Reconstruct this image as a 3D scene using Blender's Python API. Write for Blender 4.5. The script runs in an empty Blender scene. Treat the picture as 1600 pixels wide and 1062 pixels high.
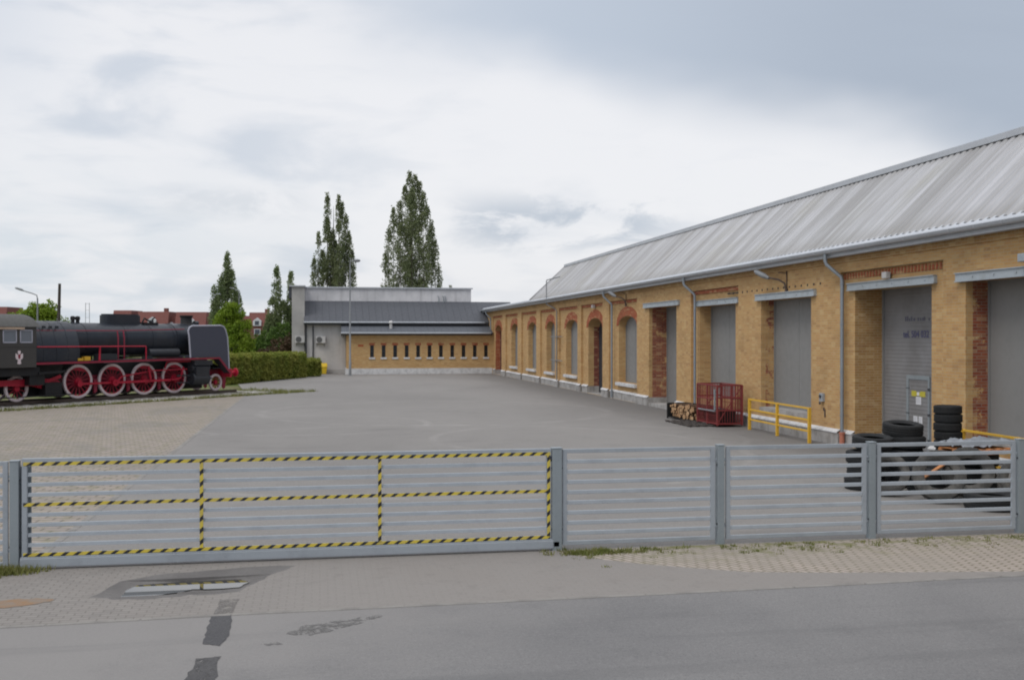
import bpy, math, random
from math import sin, cos, pi, radians
from mathutils import Vector, Matrix, noise as mnoise
from mathutils.geometry import tessellate_polygon

random.seed(7)
scn = bpy.context.scene
COL = scn.collection

# ------------------------------------------------------------------ camera
TH = radians(10.3)
cam_d = bpy.data.cameras.new('camera')
cam = bpy.data.objects.new('camera', cam_d); COL.objects.link(cam)
cam.location = (0, 0, 3.2)
cam.rotation_euler = (radians(90 - 0.10), 0, -TH)
cam_d.sensor_width = 36
cam_d.lens = 36 * 1650 / 1600
cam_d.clip_start = 0.1; cam_d.clip_end = 3000
scn.camera = cam
scn.render.resolution_x = 1024; scn.render.resolution_y = 679

# ------------------------------------------------------------------ exposure
scn.view_settings.view_transform = 'Standard'
scn.view_settings.look = 'None'
scn.view_settings.exposure = 0.0
scn.view_settings.gamma = 1.0
scn.cycles.filter_width = 2.0
scn.cycles.max_bounces = 6
scn.cycles.diffuse_bounces = 3
scn.cycles.use_denoising = True

SUN_EL, SUN_AZ = 52.0, 235.0          # sun behind cloud: high, over the viewer's left shoulder (azimuth from +Y towards +X)

# ------------------------------------------------------------------ node helper
class NT:
    def __init__(s, tree): s.t = tree; s.n = tree.nodes; s.l = tree.links
    def new(s, typ, **kw):
        nd = s.n.new(typ)
        for k, v in kw.items(): setattr(nd, k, v)
        return nd
    def put(s, sock, v):
        if isinstance(v, bpy.types.NodeSocket): s.l.new(v, sock)
        elif v is not None: sock.default_value = v
    def m(s, op, a, b=None, c=None, clamp=False):
        nd = s.new('ShaderNodeMath', operation=op); nd.use_clamp = clamp
        s.put(nd.inputs[0], a)
        if b is not None: s.put(nd.inputs[1], b)
        if c is not None: s.put(nd.inputs[2], c)
        return nd.outputs[0]
    def ss(s, v, a, b, lo=0.0, hi=1.0):
        nd = s.new('ShaderNodeMapRange'); nd.interpolation_type = 'SMOOTHSTEP'
        s.put(nd.inputs[0], v); s.put(nd.inputs[1], a); s.put(nd.inputs[2], b)
        s.put(nd.inputs[3], lo); s.put(nd.inputs[4], hi)
        return nd.outputs[0]
    def mix(s, f, a, b, blend='MIX'):
        nd = s.new('ShaderNodeMix'); nd.data_type = 'RGBA'; nd.blend_type = blend
        s.put(nd.inputs[0], f)
        for k, v in ((6, a), (7, b)):
            if isinstance(v, tuple) and len(v) == 3: v = (*v, 1)
            s.put(nd.inputs[k], v)
        return nd.outputs[2]
    def noise(s, vec, scale, detail=4, rough=0.55, dist=0.0):
        nd = s.new('ShaderNodeTexNoise')
        s.put(nd.inputs['Vector'], vec); nd.inputs['Scale'].default_value = scale
        nd.inputs['Detail'].default_value = detail; nd.inputs['Roughness'].default_value = rough
        nd.inputs['Distortion'].default_value = dist
        return nd.outputs[0]
    def xyz(s, vec):
        nd = s.new('ShaderNodeSeparateXYZ'); s.put(nd.inputs[0], vec); return nd.outputs
    def comb(s, x, y, z=0.0):
        nd = s.new('ShaderNodeCombineXYZ')
        for i, v in enumerate((x, y, z)): s.put(nd.inputs[i], v)
        return nd.outputs[0]
    def mapv(s, vec, scale=(1, 1, 1), rot=(0, 0, 0), loc=(0, 0, 0)):
        nd = s.new('ShaderNodeMapping'); s.put(nd.inputs[0], vec)
        nd.inputs['Scale'].default_value = scale; nd.inputs['Rotation'].default_value = rot; nd.inputs['Location'].default_value = loc
        return nd.outputs[0]
    def pos(s): return s.new('ShaderNodeNewGeometry').outputs['Position']
    def obj(s): return s.new('ShaderNodeTexCoord').outputs['Object']

# ------------------------------------------------------------------ sky: Nishita behind a broken layer of cloud
world = bpy.data.worlds.new('World'); scn.world = world
world.use_nodes = True
w = NT(world.node_tree); w.n.clear()
sky = w.new('ShaderNodeTexSky', sky_type='NISHITA')
sky.sun_disc = False; sky.sun_elevation = radians(SUN_EL); sky.sun_rotation = radians(SUN_AZ)
sky.air_density = 1.2; sky.dust_density = 2.5
dirv = w.new('ShaderNodeTexCoord').outputs['Generated']
dx, dy, dz = w.xyz(dirv)
el = w.m('MULTIPLY', w.m('ARCSINE', dz), 57.2958)
az = w.m('MULTIPLY', w.m('ARCTAN2', dx, dy), 57.2958)
zz = w.m('ADD', w.m('MAXIMUM', dz, 0.0), 0.12)
pl = w.comb(w.m('DIVIDE', dx, zz), w.m('DIVIDE', dy, zz), 0.0)
n1 = w.noise(w.mapv(pl, (1.0, 0.8, 1), (0, 0, .5), (3.1, 1.7, 0)), 0.85, 7, 0.55, 0.6)
n2 = w.noise(w.mapv(pl, (1.0, 0.6, 1), (0, 0, -.3), (7.0, 2.0, 0)), 2.4, 6, 0.55, 0.5)
n3 = w.noise(w.mapv(dirv, (1.0, 1.0, 3.2), (0, 0, 0), (.3, .9, 0)), 5.5, 6, 0.5, 0.6)
n4 = w.noise(w.mapv(dirv, (1.0, 1.0, 4.5), (0, 0, 0), (5.3, 2.9, 1.0)), 13.0, 5, 0.5, 0.3)
# base cloud: white with soft blue-grey undersides
c_white = (0.90, 0.905, 0.935)
c_soft = (0.68, 0.725, 0.80)
c_blue = (0.53, 0.64, 0.76)
c_dark = (0.40, 0.46, 0.555)
m1 = w.m('ADD', w.m('MULTIPLY', n1, 0.45), w.m('MULTIPLY', n3, 0.55))
base = w.mix(w.ss(m1, 0.50, 0.64), c_white, c_soft)
base = w.mix(w.m('MULTIPLY', w.ss(n4, 0.50, 0.75), 0.30), base, c_soft)
# bluer, thinner cover low on the left
lowleft = w.m('MULTIPLY', w.ss(az, 8.0, -18.0), w.ss(el, 11.0, 2.0))
base = w.mix(w.m('MULTIPLY', lowleft, w.ss(n2, 0.35, 0.62, 0.15, 0.7)), base, (0.60, 0.69, 0.775))
# brighter band under the dark shelf
band = w.m('MULTIPLY', w.ss(el, 2.5, 7.5), w.ss(az, -6.0, 7.0))
base = w.mix(w.m('MULTIPLY', band, 0.6), base, (0.93, 0.93, 0.955))
# puffs of darker scud low over the shed
pv = w.comb(w.m('MULTIPLY', az, 0.16), w.m('MULTIPLY', el, 0.42), 0.0)
pn = w.noise(pv, 1.0, 6, 0.6, 0.4)
puffz = w.m('MULTIPLY', w.ss(w.m('ABSOLUTE', w.m('SUBTRACT', el, 6.2)), 2.2, 0.3), w.ss(w.m('ABSOLUTE', w.m('SUBTRACT', az, 13.0)), 8.0, 3.0))
puff = w.m('MULTIPLY', puffz, w.ss(pn, 0.46, 0.60))
base = w.mix(w.m('MULTIPLY', puff, 0.85), base, (0.52, 0.58, 0.67))
puffz2 = w.m('MULTIPLY', w.ss(w.m('ABSOLUTE', w.m('SUBTRACT', el, 7.0)), 1.2, 0.2), w.ss(w.m('ABSOLUTE', w.m('ADD', az, 4.5)), 5.0, 2.0))
base = w.mix(w.m('MULTIPLY', w.m('MULTIPLY', puffz2, w.ss(pn, 0.42, 0.58)), 0.45), base, (0.60, 0.65, 0.72))
# the dark shelf of cloud, high on the right
wob = w.m('MULTIPLY', w.m('SUBTRACT', w.noise(w.mapv(dirv, (1, 1, 2.2), (0, 0, 0), (.3, .9, 0)), 3.6, 3, .45, .2), 0.5), 9.0)
edge = w.m('SUBTRACT', w.m('ADD', el, wob), w.m('SUBTRACT', 16.4, w.m('MULTIPLY', az, 0.21)))
shelf = w.m('MULTIPLY', w.ss(edge, -1.6, 3.2), w.ss(az, -9.0, 14.0))
shelf = w.m('MULTIPLY', shelf, w.ss(el, 46.0, 26.0))
darkc = w.mix(w.ss(az, 6.0, 34.0), (0.56, 0.63, 0.735), c_dark)
darkc = w.mix(w.ss(n1, 0.35, 0.7, 0.0, 0.35), darkc, (0.50, 0.57, 0.67))
base = w.mix(w.m('MULTIPLY', shelf, 0.93), base, darkc)
leftd = w.m('MULTIPLY', w.ss(az, -10.0, -18.0), w.ss(el, 8.0, 16.0))
base = w.mix(w.m('MULTIPLY', leftd, 0.5), base, (0.58, 0.65, 0.76))
# overcast is brighter overhead than at the horizon
zen = w.ss(el, 22.0, 70.0, 1.0, 1.9)
skyc = w.mix(1.0, sky.outputs[0], (0.10, 0.10, 0.10, 1), 'MULTIPLY')
allc = w.mix(0.90, skyc, base)
scl = w.new('ShaderNodeVectorMath', operation='SCALE'); w.l.new(allc, scl.inputs[0]); w.l.new(zen, scl.inputs['Scale'])
bg = w.new('ShaderNodeBackground'); w.l.new(scl.outputs[0], bg.inputs[0]); bg.inputs[1].default_value = 1.0
out = w.new('ShaderNodeOutputWorld'); w.l.new(bg.outputs[0], out.inputs[0])

sd = bpy.data.lights.new('sun', 'SUN'); sd.energy = 1.1; sd.angle = radians(22); sd.color = (1.0, 0.95, 0.88)
sun = bpy.data.objects.new('sun', sd); COL.objects.link(sun)
a_, e_ = radians(SUN_AZ), radians(SUN_EL)
sun.rotation_euler = Vector((sin(a_) * cos(e_), cos(a_) * cos(e_), sin(e_))).to_track_quat('Z', 'Y').to_euler()

# ------------------------------------------------------------------ mesh helpers
class MB:
    def __init__(s): s.v = []; s.f = []
    def add(s, vs, fs):
        n = len(s.v); s.v += [tuple(p) for p in vs]; s.f += [tuple(i + n for i in f) for f in fs]; return s
    def box(s, a, b, M=None):
        (x0, y0, z0), (x1, y1, z1) = a, b
        if x0 > x1: x0, x1 = x1, x0
        if y0 > y1: y0, y1 = y1, y0
        if z0 > z1: z0, z1 = z1, z0
        vs = [Vector(p) for p in ((x0,y0,z0),(x1,y0,z0),(x1,y1,z0),(x0,y1,z0),(x0,y0,z1),(x1,y0,z1),(x1,y1,z1),(x0,y1,z1))]
        if M: vs = [M @ p for p in vs]
        return s.add(vs, [(0,3,2,1),(4,5,6,7),(0,1,5,4),(1,2,6,5),(2,3,7,6),(3,0,4,7)])
    def bar(s, p, q, wd, ht=None, up=Vector((0,0,1))):
        """rectangular bar from p to q"""
        ht = ht or wd; p, q = Vector(p), Vector(q); d = (q - p).normalized()
        if abs(d.dot(up)) > .98: up = Vector((1, 0, 0))
        r = d.cross(up).normalized(); u = r.cross(d)
        vs = [c + r * i * wd / 2 + u * j * ht / 2 for c in (p, q) for i, j in ((-1,-1),(1,-1),(1,1),(-1,1))]
        return s.add(vs, [(0,1,2,3),(7,6,5,4),(0,4,5,1),(1,5,6,2),(2,6,7,3),(3,7,4,0)])
    def tube(s, pts, r, n=10, cap=True):
        pts = [Vector(p) for p in pts]; rings = []
        rr = r if isinstance(r, (list, tuple)) else [r] * len(pts)
        ref = None
        for i, p in enumerate(pts):
            d = (pts[min(i+1, len(pts)-1)] - pts[max(i-1, 0)]).normalized()
            if ref is None: ref = Vector((0,0,1)) if abs(d.z) < .9 else Vector((1,0,0))
            a = d.cross(ref)
            if a.length < 1e-4: a = d.orthogonal()
            a.normalize(); b = d.cross(a).normalized(); ref = a.cross(d) * 1.0
            rings.append([p + (a * cos(2*pi*k/n) + b * sin(2*pi*k/n)) * rr[i] for k in range(n)])
        vs = [q for R in rings for q in R]; fs = []
        for i in range(len(pts) - 1):
            for k in range(n):
                fs.append((i*n+k, i*n+(k+1)%n, (i+1)*n+(k+1)%n, (i+1)*n+k))
        if cap: fs += [tuple(range(n)), tuple(range((len(pts)-1)*n, len(pts)*n))[::-1]]
        return s.add(vs, fs)
    def lathe(s, prof, c=(0,0,0), axis='Z', n=24, M=None, closed=False):
        """prof: list of (r, h)"""
        vs = []; c = Vector(c)
        for (r, h) in prof:
            for k in range(n):
                a = 2*pi*k/n; x, y = r*cos(a), r*sin(a)
                p = Vector((x, y, h)) if axis == 'Z' else (Vector((x, h, y)) if axis == 'Y' else Vector((h, x, y)))
                vs.append((M @ (p)) + c if M else p + c)
        fs = []; m = len(prof)
        for i in range(m if closed else m - 1):
            for k in range(n):
                j = (i + 1) % m
                fs.append((i*n+k, i*n+(k+1)%n, j*n+(k+1)%n, j*n+k))
        if not closed:
            if prof[0][0] > 1e-4: fs.append(tuple(range(n))[::-1])
            if prof[-1][0] > 1e-4: fs.append(tuple(range((m-1)*n, m*n)))
        return s.add(vs, fs)
    def prism(s, poly, f, h0, h1):
        """poly: 2D outline, f(u,v,h)->3D"""
        n = len(poly)
        vs = [Vector(f(u, v, h0)) for u, v in poly] + [Vector(f(u, v, h1)) for u, v in poly]
        fs = [tuple(range(n))[::-1], tuple(range(n, 2*n))] + [(i, (i+1)%n, n+(i+1)%n, n+i) for i in range(n)]
        return s.add(vs, fs)
    def sheet(s, outer, holes, f):
        """flat sheet with holes, tessellated"""
        loops = [[Vector((u, v, 0)) for u, v in L] for L in [outer] + holes]
        flat = [p for L in loops for p in L]
        tris = tessellate_polygon(loops)
        return s.add([f(p.x, p.y) for p in flat], [tuple(t) for t in tris])
    def skirt(s, loop, f, d0, d1, skip=None):
        """reveal: loop of (u,v) joined from depth d0 to d1, f(u,v,d)"""
        n = len(loop)
        for i in range(n):
            (a, b), (c, d) = loop[i], loop[(i+1) % n]
            if skip and skip(a, b, c, d): continue
            s.add([f(a, b, d0), f(c, d, d0), f(c, d, d1), f(a, b, d1)], [(0, 1, 2, 3)])
        return s
    def build(s, name, mat, parent=None, smooth=False, bevel=0, loc=None, rotz=0, fix=True):
        me = bpy.data.meshes.new(name); me.from_pydata([tuple(p) for p in s.v], [], s.f)
        me.materials.append(mat)
        if fix:
            import bmesh
            bm = bmesh.new(); bm.from_mesh(me)
            bmesh.ops.recalc_face_normals(bm, faces=bm.faces); bm.to_mesh(me); bm.free()
        if smooth:
            for p in me.polygons: p.use_smooth = True
            try: me.set_sharp_from_angle(angle=radians(38))
            except Exception: pass
        me.update()
        o = bpy.data.objects.new(name, me); COL.objects.link(o)
        if parent: o.parent = parent
        if loc: o.location = loc
        if rotz: o.rotation_euler[2] = rotz
        if bevel:
            b = o.modifiers.new('bevel', 'BEVEL'); b.width = bevel; b.segments = 2; b.limit_method = 'ANGLE'; b.angle_limit = radians(40)
        return o

def thing(name, label, cat, loc=(0, 0, 0), rotz=0, group=None):
    o = bpy.data.objects.new(name, None); COL.objects.link(o)
    o.empty_display_size = .3
    o.location = loc; o.rotation_euler = (0, 0, rotz)
    o['label'] = label; o['category'] = cat
    if group: o['group'] = group
    return o
def tag(o, label, cat, group=None, kind=None):
    o['label'] = label; o['category'] = cat
    if group: o['group'] = group
    if kind: o['kind'] = kind
    return o
def struct(o, label=None):
    o['kind'] = 'structure'
    if label: o['label'] = label; o['category'] = o.name.split('.')[0].replace('_', ' ')
    return o
def dup_tree(o, parent=None):
    c = o.copy(); COL.objects.link(c)
    if parent: c.parent = parent
    for ch in list(o.children): dup_tree(ch, c)
    return c

# ------------------------------------------------------------------ materials
def mat(name, color=None, rough=0.7, metal=0.0, fn=None, spec=0.35):
    m = bpy.data.materials.new(name); m.use_nodes = True
    t = NT(m.node_tree); b = t.n['Principled BSDF']
    b.inputs['Roughness'].default_value = rough; b.inputs['Metallic'].default_value = metal
    b.inputs['Specular IOR Level'].default_value = spec
    if color: b.inputs['Base Color'].default_value = (*color, 1)
    if fn:
        r = fn(t, b)
        if r is not None: t.l.new(r, b.inputs['Base Color'])
    return m
def bump(t, b, h, dist=0.01, strength=0.5):
    nd = t.new('ShaderNodeBump'); nd.inputs['Strength'].default_value = strength; nd.inputs['Distance'].default_value = dist
    t.l.new(h, nd.inputs['Height']); t.l.new(nd.outputs[0], b.inputs['Normal'])
def paint(name, c, rough=0.5, metal=0.0, dirt=0.25, dcol=(0.12, 0.10, 0.08), scale=1.6, spec=.4):
    """painted or bare metal with uneven weathering"""
    def fn(t, b):
        p = t.pos()
        n = t.noise(p, scale, 6, .6); n2 = t.noise(p, scale * 9, 4, .6)
        f = t.m('ADD', t.m('MULTIPLY', t.ss(n, .42, .72), dirt), t.m('MULTIPLY', t.ss(n2, .5, .8), dirt * .6))
        rr = t.ss(n2, .3, .7, rough - .08, min(1, rough + .15)); t.l.new(rr, b.inputs['Roughness'])
        return t.mix(f, c, dcol)
    return mat(name, None, rough, metal, fn, spec)
def brick(name, c1, c2, mortar, patch=None, patch_lo=.5, patch_hi=.62, stain=.35, bw=.25, bh=.077):
    def fn(t, b):
        p = t.pos(); x, y, z = t.xyz(p)
        u = t.m('ADD', x, y)
        v = t.comb(u, z, 0.0)
        bt = t.new('ShaderNodeTexBrick'); t.l.new(v, bt.inputs['Vector'])
        bt.inputs['Color1'].default_value = (*c1, 1); bt.inputs['Color2'].default_value = (*c2, 1); bt.inputs['Mortar'].default_value = (*mortar, 1)
        bt.inputs['Scale'].default_value = 1.0; bt.inputs['Mortar Size'].default_value = .008; bt.inputs['Mortar Smooth'].default_value = .3
        bt.inputs['Bias'].default_value = -.15; bt.inputs['Brick Width'].default_value = bw; bt.inputs['Row Height'].default_value = bh
        col = bt.outputs['Color']
        if patch:
            pn = t.noise(t.comb(t.m('MULTIPLY', u, 1.6), t.m('MULTIPLY', z, 1.6), 3.3), 1.0, 5, .75)
            bt2 = t.new('ShaderNodeTexBrick'); t.l.new(v, bt2.inputs['Vector'])
            bt2.inputs['Color1'].default_value = (*patch[0], 1); bt2.inputs['Color2'].default_value = (*patch[1], 1); bt2.inputs['Mortar'].default_value = (.26, .18, .14, 1)
            bt2.inputs['Scale'].default_value = 1.0; bt2.inputs['Mortar Size'].default_value = .009
            bt2.inputs['Brick Width'].default_value = bw; bt2.inputs['Row Height'].default_value = bh
            col = t.mix(t.ss(pn, patch_lo, patch_hi), col, bt2.outputs['Color'])
        # single bricks of another burn, picked per brick
        cell = t.comb(t.m('FLOOR', t.m('DIVIDE', u, bw)), t.m('FLOOR', t.m('DIVIDE', z, bh)), 0.0)
        wn = t.new('ShaderNodeTexWhiteNoise'); wn.noise_dimensions = '2D'; t.l.new(cell, wn.inputs['Vector'])
        col = t.mix(t.m('MULTIPLY', t.ss(wn.outputs[0], .88, .98), .32), col, (.27, .14, .08))
        col = t.mix(t.m('MULTIPLY', t.ss(wn.outputs[0], .30, .0), .40), col, (.58, .43, .23))
        col = t.mix(t.m('MULTIPLY', t.ss(t.m('ABSOLUTE', t.m('SUBTRACT', wn.outputs[0], .6)), .10, .0), .28), col, (.47, .25, .12))
        # broad stains and dirt low and high on the wall
        n = t.noise(t.comb(t.m('MULTIPLY', u, .5), t.m('MULTIPLY', z, .8), 1.0), 1.0, 6, .62)
        col = t.mix(t.m('MULTIPLY', t.ss(n, .46, .75), stain), col, (.20, .125, .06))
        n5 = t.noise(t.comb(t.m('MULTIPLY', u, 1.4), t.m('MULTIPLY', z, 1.7), 9.0), 1.0, 5, .65)
        col = t.mix(t.m('MULTIPLY', t.ss(n5, .56, .74), stain * .8), col, (.56, .43, .27))
        bump(t, b, t.m('SUBTRACT', 1.0, bt.outputs['Fac']), .006, .5)
        return col
    return mat(name, None, .88, 0, fn, .2)

YB1, YB2, YM = (.51, .312, .132), (.44, .258, .106), (.44, .34, .21)
RB1, RB2 = (.30, .085, .045), (.21, .055, .035)
M = {}
M['brick'] = brick('yellow_brick', YB1, YB2, YM)
M['brick_wing'] = brick('wing_brick', (.51, .315, .13), (.455, .272, .107), (.45, .34, .21), stain=.18)
M['jamb_red'] = brick('jamb_red_brick', YB1, YB2, YM, (RB1, RB2), .40, .46, .3)
M['jamb_mix'] = brick('jamb_mixed_brick', YB1, YB2, YM, (RB1, RB2), .53, .60, .5)
M['jamb_dirty'] = brick('jamb_stained_brick', (.40, .24, .10), (.34, .19, .07), YM, stain=.6)
M['red_brick'] = brick('red_brick', (.36, .095, .042), (.28, .065, .034), (.26, .13, .08), stain=.25)
M['old_red'] = brick('dark_red_brick', (.22, .055, .04), (.16, .04, .03), (.18, .11, .09), stain=.3)
def concrete(name, c, c2, sc=1.0, streak=.25):
    def fn(t, b):
        p = t.pos(); x, y, z = t.xyz(p); u = t.m('ADD', x, y)
        n = t.noise(p, 1.3 * sc, 7, .62); s_ = t.noise(t.comb(t.m('MULTIPLY', u, 2.2), t.m('MULTIPLY', z, .22), 0.0), 1.0 * sc, 5, .6)
        col = t.mix(t.ss(n, .38, .68), c, c2)
        col = t.mix(t.m('MULTIPLY', t.ss(s_, .48, .7), streak), col, tuple(k * .55 for k in c2))
        bump(t, b, t.noise(p, 22, 5, .6), .01, .4)
        return col
    return mat(name, None, .9, 0, fn, .2)
M['plinth'] = concrete('plinth_plaster', (.40, .385, .37), (.27, .255, .24), 1.6, .5)
M['white_stone'] = concrete('white_stone', (.62, .62, .62), (.47, .47, .47), 2.5, .2)
M['concrete'] = concrete('wall_concrete', (.50, .485, .475), (.42, .41, .40), .6, .35)
M['concrete_dark'] = concrete('darker_concrete', (.42, .405, .39), (.34, .33, .32), .6, .3)  # darker tone of the hall's concrete
M['concrete_top'] = concrete('upper_concrete', (.62, .61, .62), (.50, .495, .505), .6, .5)
M['shutter'] = paint('grey_shutter', (.225, .223, .217), .6, 0, .22, (.165, .16, .15), .45, .25)
def roller(t, b):
    p = t.pos(); x, y, z = t.xyz(p)
    n = t.noise(p, .8, 5, .6)
    bump(t, b, t.m('SINE', t.m('MULTIPLY', z, 6.2832 / .11)), .005, .5)
    return t.mix(t.ss(n, .35, .7), (.23, .23, .235), (.17, .165, .165))
M['roller'] = mat('roller_door', None, .5, .0, roller)
M['zinc'] = paint('zinc', (.38, .40, .42), .42, .55, .3, (.24, .26, .28), 2.2)
M['gutter'] = paint('gutter_zinc', (.46, .48, .51), .5, .08, .3, (.30, .31, .33), 1.2)
M['pipe'] = paint('downpipe_zinc', (.27, .30, .33), .45, .45, .3, (.16, .16, .17), 1.5)
M['steel_lintel'] = paint('lintel_steel', (.38, .42, .45), .6, .1, .4, (.26, .27, .26), 2.5)
M['galv'] = paint('galvanised', (.32, .35, .38), .55, .0, .5, (.235, .255, .28), 3.0, .3)
M['galv_post'] = paint('galvanised_post', (.27, .305, .325), .5, .25, .3, (.19, .215, .235), 2.0)
M['dark_frame'] = paint('dark_frame', (.06, .065, .075), .5, .3, .2)
M['yellow'] = paint('yellow_paint', (.68, .40, .035), .45, 0, .25, (.35, .22, .06), 3.0)
M['maroon'] = paint('maroon_mesh', (.22, .035, .035), .6, .1, .3, (.11, .05, .04), 5)
M['red'] = paint('loco_red', (.40, .012, .035), .42, 0, .25, (.10, .012, .02), 1.5)
M['red_deep'] = paint('loco_deep_red', (.20, .008, .022), .5, 0, .35, (.06, .01, .015), 2)
M['red_dark'] = paint('loco_rail_red', (.24, .018, .04), .5, 0, .3, (.08, .02, .03), 1.5)
M['tyre_white'] = paint('tyre_white', (.66, .56, .575), .5, 0, .2, (.35, .28, .28), 3)
M['loco_black'] = paint('loco_black', (.028, .031, .038), .42, .1, .45, (.055, .055, .055), .9)
M['boiler'] = paint('boiler_blue_black', (.024, .029, .039), .36, .15, .5, (.05, .05, .053), .8)
M['loco_dark'] = paint('loco_underframe', (.012, .012, .014), .6, .1, .3, (.03, .026, .022), 1.5)
M['cab'] = paint('cab_grey', (.055, .052, .050), .5, .1, .4, (.075, .068, .058), .8)
M['cab_roof'] = paint('cab_roof', (.075, .073, .068), .7, .0, .4, (.065, .06, .052), 1)
M['cab_glass'] = mat('cab_glass', (.16, .18, .21), .15, 0, None, .5)
M['deflector'] = paint('deflector_grey', (.062, .066, .09), .5, .05, .2, (.07, .07, .085), 2)
M['trim_grey'] = paint('trim_grey', (.38, .38, .44), .5, 0, .2, (.25, .25, .28), 3)
M['tan'] = paint('tan_board', (.50, .37, .27), .7, 0, .3)
M['rubber'] = paint('rubber', (.018, .019, .020), .75, 0, .5, (.032, .031, .030), 3, .25)
M['rubber_dusty'] = paint('rubber_dusty', (.06, .058, .055), .85, 0, .8, (.16, .15, .135), 3.5, .2)
M['wood'] = paint('orange_wood', (.50, .22, .09), .75, 0, .35, (.30, .15, .08), 5, .2)
def log_fn(t, b):
    x, y, z = t.xyz(t.obj()); n = t.noise(t.pos(), 9, 4, .6)
    oi = t.new('ShaderNodeObjectInfo').outputs['Random']
    end = t.mix(t.ss(n, .4, .7), (.60, .40, .23), (.36, .20, .10)); end = t.mix(t.m('MULTIPLY', oi, .6), end, (.22, .12, .065))
    return t.mix(t.m('GREATER_THAN', t.m('ABSOLUTE', x), .352), (.10, .062, .04), end)
M['log'] = mat('firewood', None, .8, 0, log_fn, .15)
M['black_mesh'] = paint('black_mesh', (.02, .02, .02), .6, .2, .2)
M['tarp'] = paint('grey_tarp', (.26, .28, .31), .5, 0, .4, (.10, .11, .12), 4)
M['white_plastic'] = paint('white_plastic', (.50, .49, .48), .5, 0, .2, (.4, .4, .4), 3)
M['orange_pipe'] = paint('orange_red_pipe', (.46, .17, .11), .6, 0, .3, (.3, .12, .08), 4)
M['steel_rail'] = paint('steel_rail', (.09, .07, .06), .5, .4, .3)
M['grey_metal'] = paint('lamp_grey', (.24, .25, .26), .5, .3, .2)
M['brown_lamp'] = paint('lamp_brown', (.09, .065, .055), .6, .3, .2)
M['old_wood'] = paint('old_wood', (.06, .05, .045), .9, 0, .3)
M['glass_dark'] = mat('dark_glass', (.02, .022, .025), .12, 0, None, .5)
M['paper'] = mat('paper', (.66, .66, .68), .8)
M['blue_text'] = mat('blue_text', (.10, .10, .18), .7)
M['blue_faint'] = mat('blue_faint', (.115, .115, .155), .7)
M['sign_yellow'] = mat('sign_yellow', (.48, .42, .05), .6)
M['grey_ink'] = mat('grey_ink', (.30, .30, .33), .8)
M['red_plate'] = mat('red_plate', (.36, .08, .03), .6)
M['bin'] = paint('bin_yellow', (.62, .42, .02), .45, 0, .1)
M['dark_roof'] = paint('dark_roof', (.083, .087, .098), .7, 0, .2, (.068, .072, .08), .5, .2)
M['dark_roof2'] = paint('dark_roof_low', (.085, .092, .105), .65, .0, .15, (.07, .075, .085), .5, .2)
M['grille'] = paint('grille', (.10, .10, .10), .6)

def roof_fn(t, b):
    p = t.pos(); x, y, z = t.xyz(p)
    s1 = t.noise(t.comb(t.m('MULTIPLY', y, 1.05), t.m('MULTIPLY', x, .07), 0.0), 1.0, 5, .75)
    s2 = t.noise(t.comb(t.m('MULTIPLY', y, 4.5), t.m('MULTIPLY', x, .16), 5.0), 1.0, 4, .6)
    n = t.noise(p, .35, 5, .6)
    col = t.mix(t.ss(s1, .36, .62), (.27, .265, .265), (.43, .43, .445))
    col = t.mix(t.m('MULTIPLY', t.ss(s2, .40, .75), .50), col, (.24, .235, .225))
    col = t.mix(t.m('MULTIPLY', t.ss(s2, .38, .22), .6), col, (.46, .46, .46))
    col = t.mix(t.m('MULTIPLY', t.ss(n, .5, .72), .35), col, (.28, .265, .21))
    # old streaks of dirt gathered at the foot and the head of the sheets
    edge = t.m('MAXIMUM', t.ss(z, 6.5, 6.0), t.ss(z, 8.1, 8.6))
    col = t.mix(t.m('MULTIPLY', edge, .4), col, (.22, .21, .19))
    return col
M['roof'] = mat('weathered_roof_sheet', None, .5, .12, roof_fn, .4)

# hazard tape in the gate's own coordinates
def tape(vert):
    def fn(t, b):
        x, y, z = t.xyz(t.obj())
        s_ = t.m('SUBTRACT', x, t.m('MULTIPLY', z, 1.35)) if not vert else t.m('SUBTRACT', z, t.m('MULTIPLY', x, 0.9))
        f = t.m('FRACT', t.m('DIVIDE', t.m('ADD', s_, 40.0), .165))
        n = t.noise(t.obj(), 6, 4, .6)
        y_ = t.mix(t.ss(n, .4, .75), (.60, .47, .06), (.45, .36, .10))
        return t.mix(t.m('LESS_THAN', f, .40), y_, (.022, .022, .025))
    return mat('hazard_tape_' + ('upright' if vert else 'level'), None, .55, 0, fn)
M['tape_h'], M['tape_v'] = tape(False), tape(True)

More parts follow.
